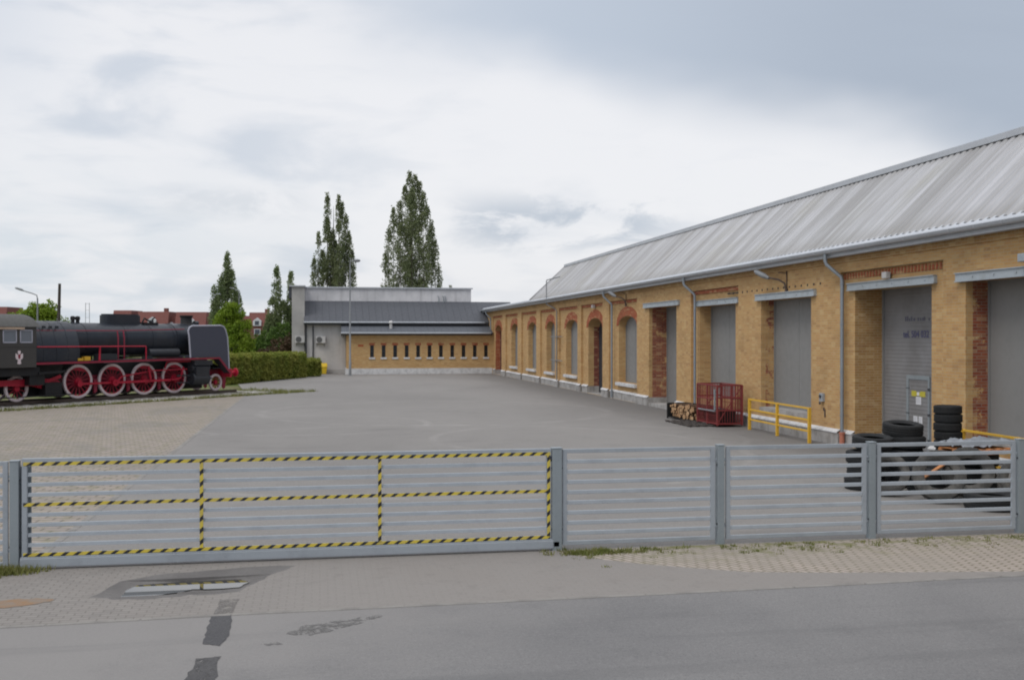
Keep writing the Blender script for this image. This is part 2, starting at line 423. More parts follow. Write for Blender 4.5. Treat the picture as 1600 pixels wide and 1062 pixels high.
# ---- ground materials
def asphalt(name, c, c2, tint=(.9, .9, .9), big=.09, marks=False, dust=False):
    def fn(t, b):
        p = t.pos(); x, y, z = t.xyz(p)
        n = t.noise(t.mapv(p, (1, .55, 1)), big, 6, .6, .3); n2 = t.noise(p, .9, 6, .65); n3 = t.noise(p, 55, 3, .7); n4 = t.noise(p, 9, 4, .7)
        col = t.mix(t.ss(n, .36, .66), c, c2)
        col = t.mix(t.m('MULTIPLY', t.ss(n2, .5, .72), .35), col, tuple(k * .80 for k in c2))
        col = t.mix(t.m('MULTIPLY', t.ss(n4, .55, .8), .25), col, tuple(min(1, k * 1.3) for k in c))
        col = t.mix(t.m('MULTIPLY', t.ss(n3, .50, .66), .55), col, tuple(k * .62 for k in c2))
        col = t.mix(t.m('MULTIPLY', t.ss(n3, .44, .30), .4), col, tuple(min(1, k * 1.5) for k in c))
        n7 = t.noise(p, 20, 5, .75)
        col = t.mix(t.m('MULTIPLY', t.ss(n7, .52, .66), .38), col, tuple(k * .60 for k in c2))
        col = t.mix(t.m('MULTIPLY', t.ss(n7, .46, .34), .30), col, tuple(min(1, k * 1.4) for k in c))
        if dust:    # dust carried out of the yard lies on the carriageway by the gate
            dn = t.m('ADD', t.m('ADD', x, t.m('MULTIPLY', t.m('SUBTRACT', n2, .5), 5.0)), t.m('MULTIPLY', t.m('SUBTRACT', 12.6, y), .8))
            col = t.mix(t.m('MULTIPLY', t.ss(dn, 5.0, -1.5), .65), col, (.235, .222, .21))
            v2 = t.noise(t.mapv(p, (.12, 1.6, 1), (0, 0, .03)), 1.0, 5, .6)
            col = t.mix(t.m('MULTIPLY', t.ss(v2, .52, .66), .35), col, (.115, .113, .113))
        if marks:   # faint curved scuffs left by turning lorries
            for (cx, cy, r, wd) in ((5.0, 46.0, 7.5, .35), (-.5, 40.0, 4.5, .25), (8.5, 33.0, 5.0, .22), (3.0, 30.0, 9.0, .25)):
                dd = t.m('SQRT', t.m('ADD', t.m('POWER', t.m('SUBTRACT', x, cx), 2.0), t.m('POWER', t.m('SUBTRACT', y, cy), 2.0)))
                rg = t.ss(t.m('ABSOLUTE', t.m('SUBTRACT', dd, r)), wd, .03)
                gate = t.m('MULTIPLY', rg, t.ss(n2, .40, .62))
                col = t.mix(t.m('MULTIPLY', gate, .30), col, (.34, .325, .305))
            # darker strip along the foot of the shed
            col = t.mix(t.m('MULTIPLY', t.ss(t.m('ADD', x, t.m('MULTIPLY', n2, 2.5)), 12.6, 15.6), .45), col, tuple(k * .66 for k in c2))
            # oily shade of wear by the gate and blotches
            n6 = t.noise(t.mapv(p, (.5, 1, 1), (0, 0, .4)), .5, 4, .5)
            col = t.mix(t.m('MULTIPLY', t.ss(n6, .60, .76), .32), col, tuple(k * .7 for k in c2))
        bump(t, b, n3, .006, .5)
        return col
    return mat(name, None, .88, 0, fn, .25)
M['yard'] = asphalt('yard_asphalt', (.226, .214, .201), (.186, .176, .166), marks=True)
M['street'] = asphalt('street_asphalt', (.19, .185, .181), (.142, .139, .139), big=.16, dust=True)
M['tar'] = asphalt('tar_patch', (.085, .083, .085), (.068, .067, .07), big=.8)
def frayed(name, c, c2, lo, hi, sc):
    m = asphalt(name, c, c2, big=2.0); t = NT(m.node_tree); b = t.n['Principled BSDF']
    n = t.noise(t.pos(), sc, 5, .7)
    t.l.new(t.ss(n, lo, hi), b.inputs['Alpha']); return m
M['tar_frayed'] = frayed('tar_worn', (.088, .085, .085), (.072, .070, .071), .33, .45, 9)
M['drips'] = frayed('drip_stain', (.135, .13, .125), (.15, .145, .14), .44, .60, 9)
M['faint'] = frayed('faint_stain', (.16, .15, .142), (.185, .172, .16), .38, .60, 7)
M['damp'] = asphalt('damp_stain', (.115, .108, .104), (.150, .142, .136), big=1.6)
def pavers(name, c, c2, joint, bw, bh, rot=0, mortar=.012, green=0, stainc=None, gfun=None, big=.25, worn=False):
    def fn(t, b):
        p = t.pos(); x, y, z = t.xyz(p)
        v = t.mapv(p, (1, 1, 1), (0, 0, rot))
        bt = t.new('ShaderNodeTexBrick'); t.l.new(v, bt.inputs['Vector'])
        bt.inputs['Color1'].default_value = (*c, 1); bt.inputs['Color2'].default_value = (*c2, 1); bt.inputs['Mortar'].default_value = (*joint, 1)
        bt.inputs['Scale'].default_value = 1.0; bt.inputs['Mortar Size'].default_value = mortar; bt.inputs['Mortar Smooth'].default_value = .4
        bt.inputs['Brick Width'].default_value = bw; bt.inputs['Row Height'].default_value = bh
        n = t.noise(t.mapv(p, (1, .8, 1)), big, 7, .62, .3); n2 = t.noise(p, 3.0, 5, .65); n3 = t.noise(p, 40, 3, .6)
        bcol = bt.outputs['Color']
        if worn: bcol = t.mix(t.m('MULTIPLY', t.ss(t.m('ADD', x, t.m('MULTIPLY', n2, 2.0)), -1.2, 1.4), .88), bcol, tuple((a + b_) / 2 for a, b_ in zip(c, c2)))
        col = t.mix(t.m('MULTIPLY', t.ss(n, .48, .62), .55), bcol, stainc or tuple(k * .62 for k in c2))
        col = t.mix(t.m('MULTIPLY', t.ss(n2, .52, .75), .35), col, tuple(k * .7 for k in c2))
        col = t.mix(t.m('MULTIPLY', t.ss(n3, .5, .8), .3), col, tuple(k * .6 for k in c2))
        if green:
            g = t.m('MULTIPLY', t.ss(n2, .45, .62), gfun(t, x, y) if gfun else 1.0)
            col = t.mix(t.m('MULTIPLY', g, green), col, (.13, .135, .04))
        bump(t, b, t.m('SUBTRACT', 1.0, bt.outputs['Fac']), .008, .5)
        return col
    return mat(name, None, .9, 0, fn, .2)
M['left_pavers'] = pavers('left_pavers', (.315, .272, .235), (.265, .232, .205), (.13, .115, .095), .42, .21, radians(8), .022, .30, (.19, .177, .163))
M['apron'] = pavers('apron_setts', (.237, .220, .203), (.210, .195, .181), (.16, .148, .133), .2, .1, 0, .010, 0, (.215, .197, .18), big=.5, worn=True)
M['gp'] = pavers('grass_joint_pavers', (.375, .325, .285), (.32, .28, .245), (.16, .14, .10), .21, .105, radians(62), .019, .8, (.25, .225, .19),
                 lambda t, x, y: t.ss(t.m('ADD', y, t.m('MULTIPLY', t.noise(t.comb(x, y, 0.0), 2.2, 4, .65), 2.4)), 15.3, 16.9))
M['kerb'] = concrete('kerb_concrete', (.24, .228, .21), (.18, .17, .158), 2.0, .1)
M['sand'] = mat('sand_spill', None, .95, 0, lambda t, b: t.mix(t.ss(t.noise(t.pos(), 5, 6, .7), .35, .65), (.24, .155, .095), (.21, .175, .145)), .1)
def soil_fn(t, b):
    p = t.pos(); n = t.noise(p, .3, 6, .6); n2 = t.noise(p, 5, 5, .65)
    c = t.mix(t.ss(n, .4, .6), (.085, .115, .03), (.14, .125, .07))
    return t.mix(t.m('MULTIPLY', t.ss(n2, .5, .7), .6), c, (.06, .08, .025))
M['ground'] = mat('grass_ground', None, .95, 0, soil_fn, .1)
def ballast_fn(t, b):
    v = t.new('ShaderNodeTexVoronoi'); t.l.new(t.pos(), v.inputs['Vector']); v.inputs['Scale'].default_value = 14
    wn = t.new('ShaderNodeTexWhiteNoise'); t.l.new(v.outputs['Color'], wn.inputs['Vector'])
    bump(t, b, v.outputs['Distance'], .04, .8)
    c = t.mix(wn.outputs[0], (.46, .44, .41), (.24, .225, .20))
    return t.mix(t.m('MULTIPLY', t.ss(t.noise(t.pos(), 1.2, 5, .6), .52, .66), .6), c, (.13, .13, .05))
M['ballast'] = mat('ballast', None, .95, 0, ballast_fn, .1)
def leaf(name, c, c2, c3, trans=.25, scale=.8):
    def fn(t, b):
        p = t.pos(); n = t.noise(p, scale, 4, .6); n2 = t.noise(p, scale * 7, 3, .6)
        col = t.mix(t.ss(n, .38, .62), c, c2); col = t.mix(t.m('MULTIPLY', t.ss(n2, .5, .72), .7), col, c3)
        tr = t.new('ShaderNodeBsdfTranslucent'); t.l.new(col, tr.inputs[0])
        mx = t.new('ShaderNodeMixShader'); mx.inputs[0].default_value = trans
        o = t.n['Material Output']; t.l.new(b.outputs[0], mx.inputs[1]); t.l.new(tr.outputs[0], mx.inputs[2]); t.l.new(mx.outputs[0], o.inputs[0])
        return col
    return mat(name, None, .6, 0, fn, .25)
M['poplar'] = leaf('poplar_leaf', (.17, .205, .10), (.23, .26, .135), (.30, .31, .19), .5, .6)
M['poplar_pale'] = leaf('pale_poplar_leaf', (.17, .225, .10), (.23, .28, .13), (.28, .31, .17), .5, .6)
M['bright'] = leaf('spring_leaf', (.15, .235, .02), (.21, .29, .026), (.26, .33, .045), .35, .5)
M['midgreen'] = leaf('bush_leaf', (.07, .13, .025), (.10, .17, .03), (.13, .2, .05), .25, .7)
M['hedge'] = leaf('hedge_leaf', (.19, .23, .04), (.27, .28, .058), (.30, .30, .08), .4, .9)
M['reddish'] = leaf('copper_leaf', (.09, .055, .035), (.12, .075, .045), (.08, .09, .03), .2, .9)
M['grass'] = leaf('grass_blade', (.13, .155, .035), (.20, .20, .06), (.25, .22, .11), .3, 2.5)
M['bark'] = paint('bark', (.13, .12, .10), .9, 0, .4, (.07, .06, .05), 3, .1)
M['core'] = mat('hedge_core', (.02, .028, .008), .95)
M['water'] = mat('puddle_water', (.05, .048, .045), .02, 0, None, .5)
M['water'].node_tree.nodes['Principled BSDF'].inputs['IOR'].default_value = 2.4

# ------------------------------------------------------------------ ground
def poly(name, pts, z, m, label=None, wob=0.0, sub=0):
    """flat sheet; optional ragged outline"""
    if sub:
        q = []
        for i, a in enumerate(pts):
            b = pts[(i+1) % len(pts)]
            for k in range(sub):
                f = k / sub; x = a[0] + (b[0]-a[0]) * f; y = a[1] + (b[1]-a[1]) * f
                q.append((x + random.uniform(-wob, wob), y + random.uniform(-wob, wob)))
        pts = q
    o = MB().sheet(pts, [], lambda u, v: (u, v, z)).build(name, m)
    for p in o.data.polygons:
        if p.normal.z < 0: p.flip()
    return struct(o, label)
poly('ground', [(-700, -60), (700, -60), (700, 900), (-700, 900)], -.06, M['ground'])
poly('street', [(-90, -20), (90, -20), (90, 12.9), (9.4, 12.77), (4.76, 12.65), (-1.2, 12.59), (-3.5, 12.48), (-90, 11.0)], 0, M['street'])
DAMP = []
_d = [(-2.74, 13.85), (-2.58, 14.44), (-2.05, 14.96), (-1.23, 15.13), (-.56, 15.2), (-.38, 15.15), (-.5, 14.9), (-.8, 14.55), (-.92, 14.15), (-1.1, 13.75), (-1.35, 13.6), (-1.6, 13.66), (-1.99, 13.55), (-2.47, 13.62)]
# the hollow's own outline, a little ragged
_d = [(-2.80, 13.80), (-2.66, 14.2), (-2.58, 14.60), (-2.05, 14.98), (-1.23, 15.15), (-.56, 15.24), (-.34, 15.18), (-.48, 14.9), (-.72, 14.55), (-.82, 14.15), (-1.05, 13.75), (-1.35, 13.62), (-1.6, 13.66), (-1.99, 13.55), (-2.47, 13.60)]
for i, a in enumerate(_d):
    b = _d[(i+1) % len(_d)]
    for k in range(3): f = k / 3; DAMP.append((a[0] + (b[0]-a[0]) * f + random.uniform(-.03, .03), a[1] + (b[1]-a[1]) * f + random.uniform(-.03, .03)))
def poly_hole(name, pts, hole, z, m):
    o = MB().sheet(pts, [hole], lambda u, v: (u, v, z)).build(name, m, fix=False)
    for p in o.data.polygons:
        if p.normal.z < 0: p.flip()
    return struct(o)
poly_hole('apron', [(-90, 11.0), (-3.5, 12.48), (-1.2, 12.59), (4.76, 12.65), (9.4, 12.77), (90, 12.9), (90, 13.0), (9.44, 13.02), (6.9, 13.41), (5.78, 13.65), (5.25, 13.95), (4.47, 14.43), (3.93, 14.89), (3.55, 15.3), (3.5, 15.55), (-4.2, 15.55), (-90, 15.55)], DAMP, 0, M['apron'])
poly('grass_paving', [(90, 13.0), (9.44, 13.02), (6.9, 13.41), (5.78, 13.65), (5.25, 13.95), (4.47, 14.43), (3.93, 14.89), (3.55, 15.3), (3.5, 15.55), (90, 15.55)], 0, M['gp'])
poly('yard', [(-4.0, 15.55), (-4.0, 60), (-4.5, 65), (-5.0, 70), (-5.6, 75.5), (-4.4, 79), (-1.3, 87), (-.6, 91), (-1.2, 97.0), (15.6, 97.0), (15.6, 15.55), (90, 15.55), (90, -19)][:11] + [(15.6, 15.55)], 0, M['yard'])
poly('paved_area', [(-4.12, 15.55), (-4.12, 60), (-4.6, 64.0), (-7.0, 64.3), (-19.4, 50.0), (-26, 42.4), (-60, 3), (-60, 15.55)][:6] + [(-47, 18), (-47, 15.55)], 0, M['left_pavers'])
k = MB()
for i in range(46): k.box((-4.118, 15.6 + i, -.05), (-4.002, 16.585 + i, .004))
struct(k.build('kerb', M['kerb']))
for i in range(1):
    kk = MB(); xs = [-30, -3.5, -1.2, 4.76, 9.4, 40]
    def edge_y(x):
        P_ = [(-90, 11.0), (-3.5, 12.48), (-1.2, 12.59), (4.76, 12.65), (9.4, 12.77), (90, 12.9)]
        for (a, b), (c, d) in zip(P_, P_[1:]):
            if a <= x <= c: return b + (d - b) * (x - a) / (c - a)
    x = -12.0
    while x < 16:
        y0, y1 = edge_y(x), edge_y(x + .98)
        kk.add([(x, y0 - .02, .005), (x + .98, y1 - .02, .005), (x + .98, y1 + .06, .006), (x, y0 + .06, .006), (x, y0 - .02, -.05), (x + .98, y1 - .02, -.05)], [(0, 1, 2, 3), (4, 5, 1, 0)])
        x += 1.0
    struct(kk.build('edging', M['kerb'], fix=False))
def ragged(pts, sub, wob):
    q = []
    for i, a in enumerate(pts):
        b = pts[(i+1) % len(pts)]
        for k in range(sub): f = k / sub; q.append((a[0] + (b[0]-a[0]) * f + random.uniform(-wob, wob), a[1] + (b[1]-a[1]) * f + random.uniform(-wob, wob)))
    return q
damp_in = ragged([(-2.50, 13.83), (-2.48, 14.25), (-2.40, 14.52), (-1.80, 14.64), (-1.02, 14.64), (-.88, 14.40), (-1.0, 14.10), (-1.3, 13.92), (-1.65, 14.0), (-1.75, 13.85), (-2.04, 13.78)], 3, .015)
me_ = MB(); me_.sheet(DAMP, [damp_in], lambda u, v: (u, v, .0))
inn = set((round(u, 5), round(v, 5)) for u, v in damp_in)
me_.v = [(x, y, -.045 if (round(x, 5), round(y, 5)) in inn else 0.0) for x, y, z in me_.v]
me_.sheet(damp_in, [], lambda u, v: (u, v, -.045))
o = me_.build('damp_patch', M['damp'], fix=False)
for p in o.data.polygons:
    if p.normal.z < 0: p.flip()
struct(o)
poly('puddle', [(-2.46, 13.86), (-2.44, 14.22), (-2.36, 14.48), (-1.80, 14.60), (-1.06, 14.60), (-.93, 14.40), (-1.04, 14.13), (-1.3, 14.07), (-1.62, 14.12), (-1.75, 13.98), (-2.04, 13.88)], -.033, M['water'], wob=.012, sub=4)
poly('tar_patch', [(-1.23, 12.57), (-1.0, 12.60), (-.96, 11.79), (-1.03, 11.34), (-1.2, 11.45), (-1.23, 11.97)], .0045, M['tar'], wob=.014, sub=6)
poly('tar_patch', [(-1.21, 10.95), (-.99, 10.95), (-.96, 10.23), (-.95, 9.3), (-1.29, 9.2), (-1.25, 10.27)], .0045, M['tar_frayed'], wob=.02, sub=6)
poly('damp_stain', [(-1.20, 13.35), (-.97, 13.35), (-1.0, 12.68), (-1.21, 12.66)], .004, M['faint'], wob=.012, sub=4)
poly('damp_stain', [(-.36, 11.68), (-.15, 12.02), (.2, 12.12), (.55, 12.26), (.75, 12.28), (.5, 12.0), (.1, 11.72), (-.1, 11.58)], .004, M['drips'], wob=.03, sub=5)
poly('damp_stain', [(-.62, 11.35), (-.45, 11.38), (-.38, 11.30), (-.55, 11.26)], .004, M['drips'], wob=.015, sub=3)
poly('sand_patch', [(-4.6, 13.8), (-3.84, 13.79), (-3.41, 13.84), (-3.17, 13.7), (-3.47, 13.47), (-3.73, 13.39), (-4.6, 13.2)], .004, M['sand'], wob=.03, sub=4)

def blades(m, x, y, h, n, r):
    for _ in range(n):
        a = random.uniform(0, 2*pi); px = x + random.gauss(0, r); py = y + random.gauss(0, r); hh = h * random.uniform(.4, 1.1)
        wd = .006 + hh * .05; lx, ly = random.gauss(0, hh * .45), random.gauss(0, hh * .45)
        ca, sa = cos(a) * wd, sin(a) * wd
        m.add([(px - ca, py - sa, 0), (px + ca, py + sa, 0), (px + lx, py + ly, hh)], [(0, 1, 2)])
# weeds under the fence and around the gate posts
g = MB()
for _ in range(330):
    x = random.uniform(3.6, 13); d_ = abs(random.gauss(0, .36))
    if mnoise.noise((x * 1.3, 0, 4)) + random.uniform(-.35, .35) < -.05: continue
    blades(g, x, 15.45 - d_, random.uniform(.02, .06), 12, .04)
for _ in range(70): blades(g, 3.75 + random.gauss(.25, .35), 15.25 + random.gauss(0, .1), .07, 14, .05)
for _ in range(90): blades(g, -4.35 + random.gauss(0, .22), 15.35 + random.gauss(0, .1), .11, 16, .05)
o = g.build('grass', M['grass'], fix=False); tag(o, 'short mossy grass and weeds growing along the foot of the grey fence', 'grass', kind='stuff')

# ------------------------------------------------------------------ the long shed
def sub(o, p): o.parent = p; o.matrix_parent_inverse = Matrix.Identity(4); return o
shed = thing('brick_warehouse', 'long yellow brick warehouse with a corrugated grey roof and red brick arches', 'warehouse', (15.45, 55, 0))
def part(o, parent):
    """parent a world-built part keeping its place"""
    o.parent = parent
    o.matrix_parent_inverse = Matrix.Translation(-parent.location) if parent.rotation_euler[2] == 0 else parent.matrix_world.inverted()
    return o
XF, XR = 15.33, 15.45             # proud face, recessed face
YN, YFAR, ZT = 4.0, 106.0, 5.72
def archloop(y0, y1, z0, zs, rise, n=12):
    """opening outline, round-headed when rise > 0; in (y,z)"""
    L = [(y0, z0), (y1, z0)]
    if rise <= 0: return L + [(y1, zs), (y0, zs)]
    c, a = (y0 + y1) / 2, (y1 - y0) / 2
    return L + [(c + a * cos(pi * k / n), zs + rise * sin(pi * k / n)) for k in range(n + 1)]
def rect(y0, y1, z0, z1): return [(y0, z0), (y1, z0), (y1, z1), (y0, z1)]
bays = [ # recess y0,y1, opening y0,y1,z0,spring,rise, back depth X, type
    (89.0, 94.2, 90.1, 93.2, 0.02, 3.85, .50, 15.95, 'door'),
    (81.9, 87.4, 82.2, 85.3, .92, 3.85, .52, 15.85, 'window'),
    (74.6, 80.3, 75.0, 78.1, .92, 3.85, .52, 15.85, 'window'),
    (68.4, 73.2, 68.9, 71.6, .90, 3.85, .50, 15.85, 'window'),
    (62.2, 67.3, 62.5, 65.7, .90, 3.85, .50, 15.85, 'window'),
    (56.4, 61.3, 56.9, 60.0, .02, 3.85, .50, 16.15, 'door'),
    (50.0, 55.1, 50.4, 53.6, .90, 3.88, .46, 15.88, 'window'),
    (37.2, 42.3, 37.75, 41.6, .78, 4.52, 0, 16.0, 'gate'),
    (24.05, 29.35, 24.75, 28.7, .02, 4.62, 0, 16.37, 'gate')]
flush = [(44.14, 48.06, .14, 4.66, 16.26), (31.27, 35.14, .78, 4.53, 15.87), (18.7, 23.12, .78, 4.59, 15.98), (11.5, 15.5, .02, 4.6, 16.0)]
wm = MB()
holes = [rect(a, b, 0.0 if False else .001, 5.16) for a, b, *_ in bays] + [rect(a, b, z0, z1) for a, b, z0, z1, _ in flush]
f3 = lambda u, v, d: (d, u, v)
wm.sheet(rect(YN, YFAR, 0, ZT), holes, lambda u, v: (XF, u, v))
for a, b, oy0, oy1, z0, zs, rise, xb, ty in bays:
    wm.skirt(rect(a, b, .001, 5.16), f3, XF, XR)
    L = archloop(oy0, oy1, z0, zs, rise)
    wm.sheet(rect(a, b, .001, 5.16), [L], lambda u, v: (XR, u, v))
    wm.skirt(L, f3, XR, xb, skip=lambda p, q, r, s_, y1=oy1: abs(p - y1) < 1e-6 and abs(r - y1) < 1e-6)
for a, b, z0, z1, xb in flush:
    wm.skirt(rect(a, b, z0, z1), f3, XF, xb, skip=lambda p, q, r, s_, y1=b: abs(p - y1) < 1e-6 and abs(r - y1) < 1e-6)
# rest of the building body
wm.add([(XF, YFAR, 0), (34, YFAR, 0), (34, YFAR, ZT), (XF, YFAR, ZT)], [(0, 1, 2, 3)])
wm.add([(XF, YN, 0), (34, YN, 0), (34, YN, ZT), (XF, YN, ZT)], [(0, 1, 2, 3)])
wm.add([(34, YN, 0), (34, YFAR, 0), (34, YFAR, ZT), (34, YN, ZT)], [(0, 1, 2, 3)])
part(wm.build('wall', M['brick'], fix=False), shed)
# far jambs (the ones seen): own brick
jm = {0: 'red_brick', 5: 'old_red', 7: 'brick', 8: 'jamb_dirty'}
for i, (a, b, oy0, oy1, z0, zs, rise, xb, ty) in enumerate(bays):
    mm = M[jm.get(i, 'brick')]
    j = MB()
    if i == 5:
        j.add([(XR, oy1, z0), (15.78, oy1, z0), (15.78, oy1, zs), (XR, oy1, zs)], [(0, 1, 2, 3)])
        part(j.build('jamb', M['brick'], fix=False), shed); j = MB()
        j.add([(15.78, oy1, z0), (xb, oy1, z0), (xb, oy1, zs), (15.78, oy1, zs)], [(0, 1, 2, 3)])
    else: j.add([(XR, oy1, z0), (xb, oy1, z0), (xb, oy1, zs), (XR, oy1, zs)], [(0, 1, 2, 3)])
    part(j.build('jamb', mm, fix=False), shed)
for (a, b, z0, z1, xb), mm, sp in zip(flush, ('jamb_red', 'jamb_mix', 'jamb_red', 'brick'), (15.5, 15.5, 15.52, 15.5)):
    j = MB(); j.add([(XF, b, z0), (sp, b, z0), (sp, b, z1), (XF, b, z1)], [(0, 1, 2, 3)]); part(j.build('jamb', M['brick'], fix=False), shed)
    j = MB(); j.add([(sp, b, z0), (xb, b, z0), (xb, b, z1), (sp, b, z1)], [(0, 1, 2, 3)])
    o = part(j.build('jamb', M[mm], fix=False), shed)
    if mm != 'brick': o['label'] = 'jamb of patched red brick'
# infill panels, doors, sills, arches
for i, (a, b, oy0, oy1, z0, zs, rise, xb, ty) in enumerate(bays):
    L = archloop(oy0, oy1, z0, zs, rise)
    m_ = MB().sheet(L, [], lambda u, v: (xb - .02, u, v))
    if i == 8: mm = M['roller']
    elif ty == 'door': mm = M['old_red'] if i == 0 else M['dark_frame']
    else: mm = M['shutter']
    nm = 'roller_door' if i == 8 else ('door' if ty != 'window' else 'window_panel')
    pn = part(m_.build(nm, mm, fix=False), shed)
    fr = MB()   # slim frame round the panel
    t_ = .07
    fr.box((xb - .06, oy0, z0), (xb - .021, oy0 + t_, zs)).box((xb - .06, oy1 - t_, z0), (xb - .021, oy1, zs)).box((xb - .058, oy0 + t_, z0), (xb - .021, oy1 - t_, z0 + .05))
    if ty == 'window':
        for q in (.5,): fr.box((xb - .028, oy0 + (oy1 - oy0) * q - .008, z0), (xb - .0215, oy0 + (oy1 - oy0) * q + .008, zs + rise * .9))
    elif i == 7:
        fr.box((xb - .026, (oy0 + oy1) / 2 - .006, z0), (xb - .0215, (oy0 + oy1) / 2 + .006, zs))
    elif i == 5: fr.box((xb - .04, (oy0 + oy1) / 2 - .03, z0), (xb - .0215, (oy0 + oy1) / 2 + .03, zs + rise * .8)).box((xb - .04, oy0, 2.6), (xb - .0215, oy1, 2.68))
    o = fr.build('frame', M['shutter'] if ty != 'door' else M['dark_frame']); part(o, shed); 
    o.parent = pn; o.matrix_parent_inverse = Matrix.Identity(4)
    o.matrix_parent_inverse = Matrix.Identity(4)
    if ty == 'window':
        s_ = MB().box((XF - .06, oy0 - .12, z0 - .17), (xb - .02, oy1 + .12, z0 - .002)); part(s_.build('sill', M['white_stone'], bevel=.012), shed)
    if rise > 0:   # red brick arch, its outer edge nearly half-round
        n = 26; c, ai, ao = (oy0 + oy1) / 2, (oy1 - oy0) / 2, (oy1 - oy0) / 2 + .42
        vi = [(c + ai * cos(pi * k / n), zs + rise * sin(pi * k / n)) for k in range(n + 1)]
        vo = [(c + ao * cos(pi * k / n), zs - .04 + (rise + .52) * sin(pi * k / n)) for k in range(n + 1)]
        am = MB(); am.prism(vi + vo[::-1], lambda u, v, h: (h, u, v), XR - .022, XR + .01)
        part(am.build('arch', M['red_brick'], fix=True), shed)
        # soffit of the same brick just inside the opening
        sf = MB()
        for (p, q) in zip(vi, vi[1:]): sf.add([(XR - .02, p[0], p[1] - .004), (XR - .02, q[0], q[1] - .004), (XR + .18, q[0], q[1] - .004), (XR + .18, p[0], p[1] - .004)], [(0, 1, 2, 3)])
        part(sf.build('arch_soffit', M['brick'], fix=False), shed)
    # frieze under the cornice
    if i == 8:
        fz = MB(); y = a + .06
        while y < b - .1:
            fz.box((XR - .03, y, 4.95), (XR + .01, y + .085, 5.12)); y += .165
        part(fz.build('frieze', M['red_brick']), shed)
        part(MB().box((XR - .012, a + .02, 4.94), (XR + .008, b - .02, 5.14)).build('frieze_band', M['jamb_dirty']), shed)
    else:
        part(MB().box((XR - .05, a + .015, 5.0), (XR + .01, b - .015, 5.14)).build('frieze', M['red_brick']), shed)
for (a, b, z0, z1, xb) in flush:
    pn = part(MB().box((xb - .02, a, z0), (xb + .02, b, z1)).build('door', M['dark_frame'] if a == 44.14 and False else M['shutter']), shed)
    fr = MB()
    fr.box((xb - .06, a + .06, z1 - .05), (xb - .0206, b - .06, z1)).box((xb - .026, (a + b) / 2 - .006, z0), (xb - .0205, (a + b) / 2 + .006, z1 - .05))
    fr.box((xb - .06, a, z0), (xb - .0206, a + .06, z1)).box((xb - .06, b - .06, z0), (xb - .0206, b, z1))
    o = fr.build('frame', M['shutter']); o.parent = pn; o.matrix_parent_inverse = Matrix.Identity(4)
for (xf, y0, y1, z0, xb) in [(XF, a, b, z0, xb) for a, b, z0, z1, xb in flush if z0 < .5] + [(XR, r_[2], r_[3], r_[4], r_[7]) for r_ in bays if r_[4] < .5]:
    part(MB().box((xf - .01, y0 + .002, -.02), (xb - .03, y1 - .002, z0 + .006)).build('threshold', M['plinth']), shed)
    part(MB().box((xf - .092, y1 - .025, 0), (xb - .03, y1 + .06, .40)).build('jamb_plinth', M['plinth']), shed)
# steel lintels
for y0, y1, zb, xf in ((43.7, 48.7, 4.64, XF), (30.9, 35.45, 4.53, XF), (18.3, 23.4, 4.57, XF), (24.5, 29.0, 4.60, XR), (37.35, 41.95, 4.52, XR)):
    l_ = MB().box((xf - .10, y0, zb), (xf + .03, y1, zb + .20)).box((xf - .135, y0, zb - .012), (xf - .02, y1, zb + .012)).box((xf - .135, y0, zb + .188), (xf - .02, y1, zb + .212))
    n_ = int((y1 - y0) / .8)
    for q in range(n_): l_.lathe([(.028, -.02), (.028, 0), (.012, .012)], (xf - .10, y0 + .4 + q * .8, zb + .1), 'X', 6)
    part(l_.build('lintel', M['steel_lintel']), shed)
# small dark blocks, painted shade of the putlog holes over the middle doorways
ph = MB(); y = 30.6
while y < 38.2:
    if not (32.9 < y < 33.1): ph.box((XF - .004, y, 4.86 + random.uniform(-.01, .01)), (XF + .02, y + .09, 4.93))
    y += .44
ph.box((XF + .003, 30.6, 4.875), (XF + .019, 38.3, 4.915)); part(ph.build('putlog_course', M['loco_dark']), shed)
# plinth with a pale weathered cap
segs = []
cuts = sorted([(oy0, oy1) for a, b, oy0, oy1, z0, *_ , ty in bays if z0 < .2] + [(a, b) for a, b, z0, *_ in flush if z0 < .2])
y = YN
for c0, c1 in cuts: segs.append((y, c0)); y = c1
segs.append((y, 94.2))
for y0, y1 in segs:
    for a, b in [(y0, y1)]:
        # split the plinth so it steps with the piers
        marks = sorted(set([a, b] + [q for r_ in bays for q in (r_[0], r_[1]) if a < q < b]))
        for u0, u1 in zip(marks, marks[1:]):
            mid = (u0 + u1) / 2; rec = any(r_[0] < mid < r_[1] for r_ in bays)
            x0 = (XR if rec else XF) - .09
            part(MB().box((x0, u0, 0), (XR + .02, u1, .36)).build('plinth', M['plinth']), shed); cm = MB().add([(x0 - .025, u0, .36), (x0 - .025, u1, .36), (x0 - .02, u1, .395), (x0 - .02, u0, .395), (XR - (.0 if rec else .12), u0, .47), (XR - (.0 if rec else .12), u1, .47)], [(0, 1, 2, 3), (3, 2, 5, 4)]); part(cm.build('plinth_cap', M['white_stone'], fix=False), shed)
for (a, b, z0, z1, xb) in flush[:3]:
    if z0 > .5:
        part(MB().box((XF - .05, a - .02, z0 - .14), (xb - .02, b + .02, z0 + .004)).build('sill', M['plinth']), shed)
